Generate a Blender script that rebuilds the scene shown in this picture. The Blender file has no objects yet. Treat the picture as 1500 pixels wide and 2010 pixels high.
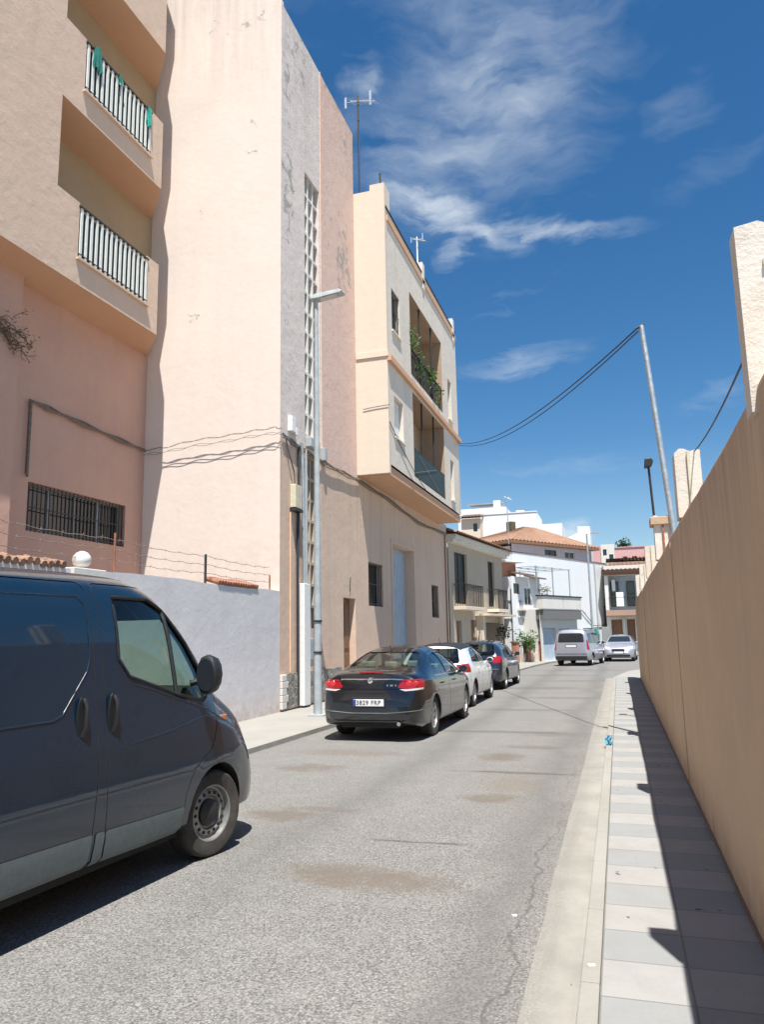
import bpy, bmesh, math, random
from math import sin, cos, pi, radians, sqrt, atan2
from mathutils import Vector, Matrix
from mathutils.bvhtree import BVHTree
R = random.Random(7)
SC = bpy.context.scene
COL = SC.collection

# ------------------------------------------------------------------ node helpers
class NT:
    def __init__(s, name):
        s.m = bpy.data.materials.new(name); s.m.use_nodes = True
        s.t = s.m.node_tree; s.t.nodes.clear()
        s.out = s.n('ShaderNodeOutputMaterial')
        s.pos = None
    def n(s, typ, **kw):
        nd = s.t.nodes.new(typ)
        for k, v in kw.items(): setattr(nd, k, v)
        return nd
    def l(s, a, b): s.t.links.new(a, b)
    def P(s):
        if s.pos is None:
            s.pos = s.n('ShaderNodeNewGeometry').outputs['Position']
            s.xyz = s.n('ShaderNodeSeparateXYZ'); s.l(s.pos, s.xyz.inputs[0])
        return s.pos
    def O(s):
        return s.n('ShaderNodeTexCoord').outputs['Object']
    def setv(s, sock, v):
        if hasattr(v, 'is_output'): s.l(v, sock)
        else: sock.default_value = v
    def math(s, op, a, b=0.0, c=None, clamp=False):
        nd = s.n('ShaderNodeMath', operation=op, use_clamp=clamp)
        s.setv(nd.inputs[0], a); s.setv(nd.inputs[1], b)
        if c is not None: s.setv(nd.inputs[2], c)
        return nd.outputs[0]
    def noise(s, vec, scale, detail=4, rough=.55, dist=0, fac=True, sc3=None):
        if sc3:
            mp = s.n('ShaderNodeMapping'); s.l(vec, mp.inputs[0]); mp.inputs['Scale'].default_value = sc3; vec = mp.outputs[0]
        nd = s.n('ShaderNodeTexNoise'); s.l(vec, nd.inputs['Vector'])
        nd.inputs['Scale'].default_value = scale; nd.inputs['Detail'].default_value = detail
        nd.inputs['Roughness'].default_value = rough; nd.inputs['Distortion'].default_value = dist
        return nd.outputs[0]
    def ramp(s, fac, a, b, ca=0., cb=1.):
        nd = s.n('ShaderNodeMapRange'); nd.clamp = True
        s.setv(nd.inputs[0], fac); nd.inputs[1].default_value = a; nd.inputs[2].default_value = b
        nd.inputs[3].default_value = ca; nd.inputs[4].default_value = cb
        return nd.outputs[0]
    def mix(s, fac, a, b, mode='MIX'):
        nd = s.n('ShaderNodeMix', data_type='RGBA', blend_type=mode)
        s.setv(nd.inputs[0], fac)
        for i, v in ((6, a), (7, b)):
            if hasattr(v, 'is_output'): s.l(v, nd.inputs[i])
            else: nd.inputs[i].default_value = (*v, 1)
        return nd.outputs[2]
    def bsdf(s, col, rough=.8, metal=0., bump=None, bstr=.3, bdist=.01, coat=0., spec=None, emis=None):
        b = s.n('ShaderNodeBsdfPrincipled')
        if hasattr(col, 'is_output'): s.l(col, b.inputs['Base Color'])
        else: b.inputs['Base Color'].default_value = (*col, 1)
        s.setv(b.inputs['Roughness'], rough); b.inputs['Metallic'].default_value = metal
        if coat: b.inputs['Coat Weight'].default_value = coat; b.inputs['Coat Roughness'].default_value = .03
        if spec is not None: b.inputs['Specular IOR Level'].default_value = spec
        if bump is not None:
            bp = s.n('ShaderNodeBump'); s.l(bump, bp.inputs['Height'])
            bp.inputs['Strength'].default_value = bstr; bp.inputs['Distance'].default_value = bdist
            s.l(bp.outputs[0], b.inputs['Normal'])
        s.l(b.outputs[0], s.out.inputs[0]); s.b = b
        return b

def ellipse_mask(t, cx, cy, rx, ry, warp=None):
    dx = t.math('DIVIDE', t.math('SUBTRACT', t.xyz.outputs[0], cx), rx)
    dy = t.math('DIVIDE', t.math('SUBTRACT', t.xyz.outputs[1], cy), ry)
    d = t.math('ADD', t.math('MULTIPLY', dx, dx), t.math('MULTIPLY', dy, dy))
    if warp is not None: d = t.math('ADD', d, t.math('MULTIPLY', t.math('SUBTRACT', warp, .5), 4.5))
    return t.ramp(d, .2, 1.5, 1., 0.)

def stucco(name, col, col2=None, bump=.35, mott=.5, streak=.25, peel=None, under=(.33, .32, .30), scale=1.0, stains=None):
    """painted render: cloudy mottling, rain streaks, grain; peel = list of (axis 0/1, centre, radius_h, z, radius_z, amount)"""
    t = NT(name); P = t.P()
    col2 = col2 or tuple(c*.82 for c in col)
    n1 = t.noise(P, .9*scale, 6, .62, .4)
    c = t.mix(t.ramp(n1, .38, .66, 0, mott), col, col2)
    n2 = t.noise(P, 7*scale, 5, .6)
    c = t.mix(t.ramp(n2, .35, .7, 0, .22), c, tuple(min(1, x*1.10) for x in col))
    st = t.noise(P, 1.0, 5, .6, .3, sc3=(2.6, 2.6, .16))
    c = t.mix(t.ramp(st, .52, .72, 0, streak), c, tuple(x*.66 for x in col))
    sp = t.noise(P, 26, 3, .7)
    c = t.mix(t.ramp(sp, .66, .74, 0, .25), c, tuple(x*.6 for x in col))
    g = t.noise(P, 55, 4, .65)
    h = t.math('ADD', t.math('MULTIPLY', g, .4), t.math('MULTIPLY', n2, .9))
    h = t.math('ADD', h, t.math('MULTIPLY', t.noise(P, 2.2, 3, .5), 1.6))
    if peel:
        pn = t.noise(P, 3.2, 8, .72, .6)
        tot = None
        for ax, cu, ru, cz, rz, am in peel:
            du = t.math('DIVIDE', t.math('SUBTRACT', t.xyz.outputs[ax], cu), ru)
            dz = t.math('DIVIDE', t.math('SUBTRACT', t.xyz.outputs[2], cz), rz)
            d = t.math('ADD', t.math('MULTIPLY', du, du), t.math('MULTIPLY', dz, dz))
            m = t.ramp(d, 0., 1., am, 0.)
            tot = m if tot is None else t.math('MAXIMUM', tot, m)
        pk = t.ramp(t.math('ADD', pn, tot), .66, .69, 0, 1)
        edge = t.ramp(t.math('ADD', pn, tot), .62, .66, 0, 1)
        pk = t.math('MULTIPLY', pk, t.ramp(tot, .01, .05, 0, 1)); edge = t.math('MULTIPLY', edge, t.ramp(tot, .01, .05, 0, 1))
        c = t.mix(t.math('MULTIPLY', edge, .45), c, tuple(x*.62 for x in col))
        c = t.mix(t.math('MULTIPLY', pk, .8), c, under)
        h = t.math('SUBTRACT', h, t.math('MULTIPLY', pk, .8))
    if stains:
        for (z0, z1, amt, sc) in stains:
            m = t.ramp(t.xyz.outputs[2], z0, z1, 1, 0)
            nz = t.noise(P, 1.0, 6, .65, .2, sc3=(5, 5, .35)) if z0 > z1 else t.noise(P, 4, 5, .65)
            m = t.math('MULTIPLY', m, t.ramp(nz, .38, .66, 0, amt))
            c = t.mix(m, c, sc)
    t.bsdf(c, .88, bump=h, bstr=bump, bdist=.03, spec=.25)
    return t.m

def plain(name, col, rough=.6, metal=0., vary=.12, bump=0., scale=12, coat=0.):
    t = NT(name); P = t.O()
    n = t.noise(P, scale, 4, .6)
    c = t.mix(t.ramp(n, .3, .7, 0, 1), tuple(x*(1-vary) for x in col), tuple(min(1, x*(1+vary)) for x in col))
    r = t.ramp(t.noise(P, scale*2.3, 3, .6), .3, .7, max(.02, rough-.08), min(1, rough+.08))
    t.bsdf(c, r, metal, bump=(n if bump else None), bstr=bump or .1, coat=coat)
    return t.m

M = {}
SKIN_A_PEEL = [(1, 15.9, .55, 12.7, 2.0, .17), (1, 15.8, .5, 15.6, 1.6, .12), (1, 16.6, .9, 17.0, 1.3, .12), (1, 16.0, .5, 9.6, 1.2, .09)]
M['cream'] = stucco('cream_render', (.73, .64, .57), (.70, .60, .525), stains=[(18.4, 14.5, .5, (.50, .42, .36)), (3.0, 4.6, .5, (.62, .50, .42))], bump=.14, mott=.5, streak=.08,
                    peel=[(0, -7.9, .9, 14.6, .35, .07), (0, -8.0, .3, 13.9, .25, .12), (0, -9.4, .5, 12.2, .5, .05), (0, -8.6, 1.5, 17.6, .4, .08), (0, -9.6, .35, 9.6, .25, .06)])
M['mauve'] = stucco('greyish_render', (.69, .605, .55), (.62, .55, .51), stains=[(18, 14, .6, (.42, .39, .36))], bump=.35, mott=.8, streak=.28, peel=SKIN_A_PEEL)
M['pinkA'] = stucco('pink_render', (.66, .48, .40), (.63, .45, .37), stains=[(18, 15, .6, (.45, .33, .28))], bump=.3, mott=.6, streak=.2,
                    peel=[(1, 19.9, .9, 12.9, 1.9, .16), (1, 18.8, .8, 13.6, 1.6, .08), (1, 20.2, .5, 17, .8, .12), (1, 19.2, 1.5, 17.8, .35, .15)])
M['tanA'] = stucco('tan_render', (.66, .50, .38), (.60, .445, .35), bump=.25, mott=.7, streak=.3, stains=[(6.2, 3.8, .55, (.42, .31, .24)), (.6, 2.2, .5, (.62, .38, .28))])
M['pinkB'] = stucco('salmon_render', (.56, .355, .275), (.51, .31, .25), bump=.35, mott=.7, streak=.2)
M['tanB'] = stucco('ochre_render', (.62, .47, .365), (.57, .43, .34), bump=.3, mott=.5, streak=.2)
M['yellowB'] = stucco('yellow_render', (.38, .28, .175), bump=.2, mott=.4, streak=.1)
M['creamC'] = stucco('pale_render', (.67, .575, .465), (.64, .54, .44), bump=.15, mott=.4, streak=.08)
M['frontC'] = stucco('white_grey_render', (.68, .615, .53), (.62, .555, .475), bump=.25, mott=.6, streak=.25)
M['soffit'] = stucco('orange_render', (.60, .37, .23), (.55, .33, .22), bump=.1, mott=.5, streak=0)
M['greywall'] = stucco('lilac_render', (.67, .645, .635), (.62, .595, .59), bump=.2, mott=.8, streak=.2, stains=[(.0, .75, .75, (.50, .34, .26))])
M['brown'] = stucco('brown_render', (.63, .45, .30), (.56, .40, .275), bump=.16, mott=.8, streak=.5, stains=[(0.0, .45, .9, (.36, .25, .17)), (2.75, 1.9, .75, (.36, .25, .165))])
M['pillar'] = stucco('worn_white_render', (.68, .63, .56), (.58, .46, .35), bump=.35, mott=.8, streak=.2, peel=[(2, 3.1, .5, 3.1, .5, .04)], under=(.55, .36, .22))
M['dstone'] = stucco('beige_render', (.46, .40, .32), (.40, .345, .28), bump=.2, mott=.6, streak=.25)
M['white'] = stucco('white_render', (.73, .75, .755), (.68, .70, .71), bump=.15, mott=.5, streak=.15)
M['white2'] = stucco('offwhite_render', (.66, .64, .59), (.58, .56, .51), bump=.15, mott=.5, streak=.3)
M['mauve2'] = stucco('shaded_lilac_render', (.56, .50, .52), bump=.1)
M['pinkfar'] = stucco('rose_render', (.62, .36, .34), bump=.1)
M['brickred'] = stucco('brick_red_render', (.42, .19, .12), (.50, .24, .16), bump=.4, mott=1)
M['concrete'] = stucco('concrete', (.30, .29, .262), (.25, .24, .215), bump=.4, mott=.9, streak=0)
M['pave'] = stucco('pale_concrete', (.31, .295, .265), (.27, .26, .235), bump=.3, mott=.9, streak=0)
def gutter_mat():
    t = NT('gutter_concrete'); P = t.P(); X = t.xyz.outputs[0]
    c = t.mix(t.ramp(t.noise(P, 2.2, 6, .65), .35, .65, 0, 1), (.30, .285, .25), (.235, .225, .20))
    sp = t.noise(P, 85, 3, .75)
    edge = t.ramp(t.math('ADD', X, t.math('MULTIPLY', t.math('SUBTRACT', t.noise(P, 3, 5, .7), .5), .25)), -.50, -.36, 1, 0)
    c = t.mix(t.math('MULTIPLY', edge, t.ramp(sp, .40, .58, 0, .75)), c, (.17, .163, .15))
    c = t.mix(t.math('MULTIPLY', edge, t.ramp(sp, .62, .70, 0, .7)), c, (.42, .41, .385))
    st = t.noise(P, 1.0, 5, .6, sc3=(9, .5, 1)); c = t.mix(t.ramp(st, .5, .75, 0, .5), c, (.19, .175, .145))
    t.bsdf(c, .9, bump=sp, bstr=.25, bdist=.005); return t.m
M['gutter'] = gutter_mat()
M['steel'] = plain('galvanised_steel', (.50, .54, .55), .45, .75, .12, .05, 6)
M['steelpaint'] = plain('grey_painted_steel', (.36, .40, .41), .5, 0.0, .15, .05, 5)
M['whitepaint'] = plain('white_paint', (.78, .78, .75), .45, 0, .06)
M['slat'] = plain('pale_painted_bars', (.72, .74, .70), .5, 0, .08)
M['dark'] = plain('dark_iron', (.035, .032, .03), .55, .2, .2)
M['recess'] = stucco('shade_darkened_recess_render', (.42, .30, .21), bump=.1)  # shade inside the balcony recesses is put into this darker brown
M['boxgrey'] = plain('dark_grey_box', (.16, .155, .15), .6)
M['black'] = plain('black_plastic', (.018, .019, .02), .5, 0, .2)
M['cable'] = plain('grey_cable', (.16, .13, .11), .7, 0, .3)
M['blackcable'] = plain('black_cable', (.03, .03, .035), .7, 0, .3)
M['wood'] = plain('brown_wood', (.22, .11, .06), .6, 0, .3)
M['bluedoor'] = plain('blue_grey_metal_door', (.40, .48, .56), .5, 0, .1, .05, 3)
M['yellowbox'] = plain('yellowed_plastic', (.60, .55, .40), .55, 0, .12)
M['green'] = plain('green_plastic', (.03, .22, .17), .5, 0, .15)
M['teal'] = plain('turquoise_cloth', (.02, .36, .28), .8, 0, .3, .3, 20)
M['red'] = plain('rusty_iron', (.30, .12, .07), .75, .1, .3)
M['bluebag'] = plain('blue_plastic_scrap', (.10, .30, .42), .3, 0, .5, .3, 40)
M['greyshutter'] = plain('grey_shutter', (.30, .30, .29), .6, 0, .1)

def tile_mat(name, c1, c2):
    t = NT(name); P = t.P()
    n = t.noise(P, 6, 4, .7); c = t.mix(t.ramp(n, .35, .65, 0, 1), c1, c2)
    c = t.mix(t.ramp(t.noise(P, 1.5, 4, .7), .5, .7, 0, .5), c, tuple(x*.5 for x in c1))
    t.bsdf(c, .9, bump=n, bstr=.4, bdist=.02); return t.m
M['tile'] = tile_mat('clay_roof_tile', (.24, .13, .08), (.33, .20, .13))

def stone_mat():
    t = NT('rubble_stone'); P = t.P()
    v = t.n('ShaderNodeTexVoronoi', feature='DISTANCE_TO_EDGE'); t.l(P, v.inputs[0]); v.inputs['Scale'].default_value = 5.5
    v2 = t.n('ShaderNodeTexVoronoi'); t.l(P, v2.inputs[0]); v2.inputs['Scale'].default_value = 5.5
    sp = t.n('ShaderNodeSeparateColor'); t.l(v2.outputs['Color'], sp.inputs[0])
    c = t.mix(sp.outputs[0], (.16, .15, .13), (.38, .36, .31))
    c = t.mix(t.ramp(t.noise(P, 14, 5, .7), .4, .65, 0, .6), c, (.12, .11, .10))
    e = t.ramp(v.outputs[0], .01, .05, 0, 1)
    c = t.mix(e, (.46, .43, .36), c)
    t.bsdf(c, .9, bump=t.math('ADD', e, t.noise(P, 20, 4)), bstr=.8, bdist=.03); return t.m
M['stone'] = stone_mat()

def asphalt_mat():
    t = NT('worn_asphalt'); P = t.P(); X = t.xyz.outputs[0]; Y = t.xyz.outputs[1]
    v = t.n('ShaderNodeTexVoronoi'); t.l(P, v.inputs[0]); v.inputs['Scale'].default_value = 85; v.inputs['Randomness'].default_value = 1
    sp = t.n('ShaderNodeSeparateColor'); t.l(v.outputs['Color'], sp.inputs[0])
    big = t.noise(P, .55, 5, .6, .5); med = t.noise(P, 3.5, 5, .65)
    fine = t.noise(P, 60, 4, .75)
    c = t.mix(t.ramp(sp.outputs[0], 0, 1, 0, 1), (.085, .082, .077), (.31, .30, .28))
    c = t.mix(t.ramp(v.outputs['Distance'], .3, .65, 0, .55), c, (.06, .057, .052))
    c = t.mix(t.ramp(fine, .46, .60, 0, .55), c, (.30, .292, .275))
    c = t.mix(t.ramp(sp.outputs[1], .92, .97, 0, .5), c, (.36, .35, .33))
    far = t.ramp(Y, 6, 16, 0, 1)                     # aggregate is polished together further along the street
    c = t.mix(t.math('MULTIPLY', far, .8), c, (.192, .187, .176))
    c = t.mix(t.ramp(big, .35, .7, 0, .3), c, (.14, .135, .126))
    c = t.mix(t.ramp(med, .5, .75, 0, .3), c, (.27, .258, .232))
# tyre-darkened lane, drifting across the street
    w = t.math('ADD', X, t.math('MULTIPLY', t.math('SUBTRACT', t.noise(P, .4, 3, .6), .5), 1.0))
    lane = t.math('ABSOLUTE', t.math('SUBTRACT', w, -2.72)); lane = t.ramp(lane, 0, .42, .42, 0)
    lane = t.math('MULTIPLY', lane, t.ramp(Y, 3.5, 7, .3, 1))
    c = t.mix(lane, c, (.10, .097, .092))
    lane2 = t.ramp(t.math('ABSOLUTE', t.math('SUBTRACT', w, -.85)), 0, .35, .5, 0)
    c = t.mix(lane2, c, (.115, .11, .104))
    # brown oil / earth stains
    wn = t.noise(P, 4.5, 7, .75, .5)
    for cx, cy, rx, ry, a, bc in [(-1.84, 5.35, .60, .24, .75, (.14, .115, .09)), (-2.15, 5.5, .4, .22, .4, (.13, .11, .09)), (-3.25, 7.0, .36, .22, .75, (.13, .11, .088)), (-2.95, 7.3, .4, .10, .5, (.13, .1, .08)),
                              (-1.38, 8.15, .33, .22, .7, (.13, .11, .085)), (-1.25, 8.9, .3, .5, .4, (.17, .14, .10)), (-1.67, 10.8, .30, .35, .7, (.13, .108, .085)), (-4.0, 9.5, .45, .3, .6, (.13, .11, .09)),
                              (-3.9, 10.8, .8, .3, .45, (.14, .11, .09)), (-1.3, 11.8, .45, .18, .5, (.13, .11, .09)), (-1.3, 9.65, .8, .09, .6, (.12, .1, .085)), (-2.0, 13.5, 1.2, .16, .55, (.11, .10, .09)), (-1.2, 13.3, .5, .3, .5, (.12, .11, .09)),
                              (-2.2, 17.3, 1.2, .22, .55, (.12, .11, .10)), (-1.6, 20.5, 1.3, .3, .5, (.11, .1, .09)), (-2.4, 24, 1.2, .6, .55, (.115, .105, .095)), (-1.4, 27.5, 1.5, .5, .5, (.12, .11, .1)), (-2.6, 31, 1.6, .6, .5, (.12, .11, .1)), (-1.6, 35, 2, .7, .5, (.12, .11, .1))]:
        c = t.mix(t.math('MULTIPLY', ellipse_mask(t, cx, cy, rx, ry, wn), a), c, bc)
    # long crack by the gutter and a few transverse dark lines
    cn = t.math('MULTIPLY', t.math('SUBTRACT', t.noise(P, 1.1, 5, .62), .5), .5)
    cx_ = t.math('ABSOLUTE', t.math('SUBTRACT', t.math('ADD', X, cn), -.66))
    cr = t.math('MULTIPLY', t.ramp(cx_, .004, .014, 1, 0), t.ramp(Y, 6.9, 7.2, 1, .45))
    c = t.mix(t.math('MULTIPLY', cr, .55), c, (.08, .075, .066))
    for cy, x0, x1 in [(9.65, -1.9, -.6), (13.45, -3.2, -1.0), (6.35, -2.2, -1.2), (11.7, -1.8, -.9), (17.4, -3.0, -1.0), (22, -3, -.8)]:
        d = t.math('ABSOLUTE', t.math('SUBTRACT', t.math('ADD', Y, t.math('MULTIPLY', cn, .35)), cy))
        m = t.math('MULTIPLY', t.ramp(d, .006, .03, .7, 0), t.math('MULTIPLY', t.ramp(X, x0, x0+.2, 0, 1), t.ramp(X, x1-.2, x1, 1, 0)))
        c = t.mix(m, c, (.06, .055, .05))
    h = t.math('ADD', t.math('MULTIPLY', t.math('SUBTRACT', 1., v.outputs['Distance']), .7), t.math('MULTIPLY', fine, .5))
    t.bsdf(c, .92, bump=h, bstr=.35, bdist=.006, spec=.2); return t.m
M['asphalt'] = asphalt_mat()

def paving_mat():
    t = NT('striped_paving_tiles'); P = t.P(); X = t.xyz.outputs[0]; Y = t.xyz.outputs[1]
    band = t.math('FRACT', t.math('MULTIPLY', t.math('ADD', Y, -.6), 1/.82))
    b = t.math('GREATER_THAN', band, .5)
    cell = t.n('ShaderNodeCombineXYZ'); t.l(t.math('FLOOR', t.math('MULTIPLY', t.math('ADD', X, .19), 2.44)), cell.inputs[0]); t.l(t.math('FLOOR', t.math('MULTIPLY', t.math('ADD', Y, -.6), 2/.82)), cell.inputs[1])
    wn = t.n('ShaderNodeTexWhiteNoise'); t.l(cell.outputs[0], wn.inputs[0])
    c = t.mix(b, (.305, .302, .29), (.24, .253, .257))
    c = t.mix(t.ramp(wn.outputs[0], 0, 1, 0, .30), c, (.30, .28, .25))
    n = t.noise(P, 5, 5, .65)
    c = t.mix(t.ramp(n, .42, .7, 0, .35), c, (.22, .21, .195))
    sp = t.noise(P, 90, 2, .6); c = t.mix(t.ramp(sp, .6, .7, 0, .3), c, (.17, .165, .15))
    sp2 = t.noise(P, 11, 2, .4); c = t.mix(t.ramp(sp2, .745, .76, 0, .8), c, (.07, .06, .05))
    jx = t.math('FRACT', t.math('MULTIPLY', t.math('ADD', X, .19), 2.44)); jy = t.math('FRACT', t.math('MULTIPLY', t.math('ADD', Y, -.6), 2/.82))
    def edge(f, w):
        return t.math('MINIMUM', f, t.math('SUBTRACT', 1., f))
    e = t.math('MINIMUM', edge(jx, 0), edge(jy, 0))
    j = t.ramp(e, .006, .018, 1, 0)
    c = t.mix(t.math('MULTIPLY', j, .55), c, (.10, .095, .08))
    t.bsdf(c, .82, bump=t.math('SUBTRACT', t.math('MULTIPLY', sp, .3), j), bstr=.4, bdist=.005, spec=.3); return t.m
M['paving'] = paving_mat()

def glass_dark(name='dark_window_glass', col=(.02, .025, .03)):
    t = NT(name); t.bsdf(col, .06, 0, spec=.8); return t.m
M['pane'] = glass_dark()
M['paneblue'] = glass_dark('bluish_window_glass', (.10, .13, .15))

def glass_clear(name, tint, alpha=.25):
    t = NT(name)
    tr = t.n('ShaderNodeBsdfTransparent'); tr.inputs[0].default_value = (*tint, 1)
    gl = t.n('ShaderNodeBsdfGlossy'); gl.inputs[0].default_value = (.9, .95, 1, 1); gl.inputs['Roughness'].default_value = .02
    lw = t.n('ShaderNodeLayerWeight'); lw.inputs[0].default_value = .5
    fr_ = t.math('MULTIPLY_ADD', t.math('POWER', lw.outputs['Facing'], 4.0), .85, .05)
    mx = t.n('ShaderNodeMixShader'); t.l(fr_, mx.inputs[0]); t.l(tr.outputs[0], mx.inputs[1]); t.l(gl.outputs[0], mx.inputs[2])
    t.l(mx.outputs[0], t.out.inputs[0]); return t.m
M['carglass'] = glass_clear('tinted_car_glass', (.56, .68, .60))
M['carglassd'] = glass_clear('dark_tinted_car_glass', (.55, .64, .58))

def carpaint(name, col, flake=.0, rough=.32, dirt=.25, coat=.9, metal=.0):
    t = NT(name); O = t.O()
    n = t.noise(O, 2.5, 5, .65)
    c = t.mix(t.ramp(n, .35, .7, 0, dirt), col, tuple(x*.7+.05*dirt for x in col))
    x = t.n('ShaderNodeSeparateXYZ'); t.l(O, x.inputs[0])
    lo = t.math('MULTIPLY', t.ramp(x.outputs[2], .2, .75, 1, 0), t.ramp(t.noise(O, 6, 5, .7), .3, .7, .2, dirt*1.6))
    c = t.mix(lo, c, (.13, .12, .10))
    r = t.ramp(t.noise(O, 3, 2, .5), .3, .7, rough-.05, rough+.06)
    b = t.bsdf(c, r, metal, bump=t.noise(O, 1.1, 1, .4), bstr=.05, bdist=.05, coat=coat)
    b.inputs['Coat Roughness'].default_value = .035
    return t.m
M['van'] = carpaint('dark_blue_van_paint', (.0035, .016, .034), dirt=.05, rough=.3)
M['sedan'] = carpaint('black_car_paint', (.005, .007, .010), dirt=.02, rough=.2)
M['whitecar'] = carpaint('white_car_paint', (.70, .71, .70), dirt=.15, rough=.3)
M['navy'] = carpaint('deep_blue_car_paint', (.012, .017, .030), dirt=.15, rough=.25)
M['silver'] = carpaint('silver_car_paint', (.36, .36, .41), dirt=.1, rough=.35, metal=.35)
M['trim'] = plain('grey_plastic_trim', (.115, .145, .15), .5, 0, .12, .05, 20)
def tyre_mat():
    t = NT('dusty_rubber'); O = t.O()
    c = t.mix(t.ramp(t.noise(O, 5, 4, .6), .35, .7), (.028, .026, .024), (.075, .066, .056))
    t.bsdf(c, .85, bump=t.noise(O, 40, 2), bstr=.2, bdist=.004); return t.m
M['tyre'] = tyre_mat()
M['rim'] = plain('dull_steel_wheel', (.30, .30, .285), .45, .6, .2, .05, 10)
M['alloy'] = plain('alloy_wheel', (.50, .50, .50), .35, .7, .12)
def redlens():
    t = NT('red_lamp_lens'); b = t.bsdf((.30, .008, .012), .12, coat=1.); return t.m
M['redlens'] = redlens()
t_ = NT('clear_lamp_lens'); t_.bsdf((.62, .58, .56), .12, .2, coat=1.); M['clearlens'] = t_.m
t_ = NT('amber_lamp_lens'); t_.bsdf((.55, .20, .08), .15, coat=1.); M['amber'] = t_.m
t_ = NT('chrome_strip'); t_.bsdf((.72, .74, .75), .12, 1.); M['chrome'] = t_.m
M['plate'] = plain('number_plate_white', (.72, .72, .70), .5, 0, .04)
M['seat'] = plain('brown_seat_fabric', (.10, .08, .06), .9, 0, .3)
M['seatg'] = plain('light_grey_seat_fabric', (.30, .30, .24), .9, 0, .2)
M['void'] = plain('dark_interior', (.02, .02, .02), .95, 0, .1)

def leaf_mat(name, a, b):
    t = NT(name)
    oi = t.n('ShaderNodeNewGeometry')
    c = t.mix(oi.outputs['Random Per Island'], a, b)
    bs = t.bsdf(c, .6, spec=.3)
    tl = t.n('ShaderNodeBsdfTranslucent'); t.l(c, tl.inputs[0])
    mx = t.n('ShaderNodeMixShader'); mx.inputs[0].default_value = .3
    t.l(bs.outputs[0], mx.inputs[1]); t.l(tl.outputs[0], mx.inputs[2]); t.l(mx.outputs[0], t.out.inputs[0])
    return t.m
M['leaf'] = leaf_mat('green_leaves', (.045, .11, .025), (.13, .22, .06))
M['leafdark'] = leaf_mat('dark_green_leaves', (.012, .04, .012), (.05, .09, .03))
M['leafdry'] = leaf_mat('dry_olive_leaves', (.08, .08, .035), (.24, .19, .10))
M['bark'] = plain('bark', (.14, .10, .07), .9, 0, .3, .4, 20)

# ------------------------------------------------------------------ mesh helpers
class Fr:
    """local frame on a wall: u along it, n out of it, z up"""
    def __init__(s, o, u, n=None):
        s.o = Vector(o); s.u = Vector((u[0], u[1], 0)).normalized()
        s.n = Vector((n[0], n[1], 0)).normalized() if n else Vector((s.u.y, -s.u.x, 0))
    def __call__(s, u, n, z): return s.o + s.u*u + s.n*n + Vector((0, 0, z))
W0 = Fr((0, 0, 0), (1, 0), (0, 1))       # world: u=x, n=y

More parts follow.
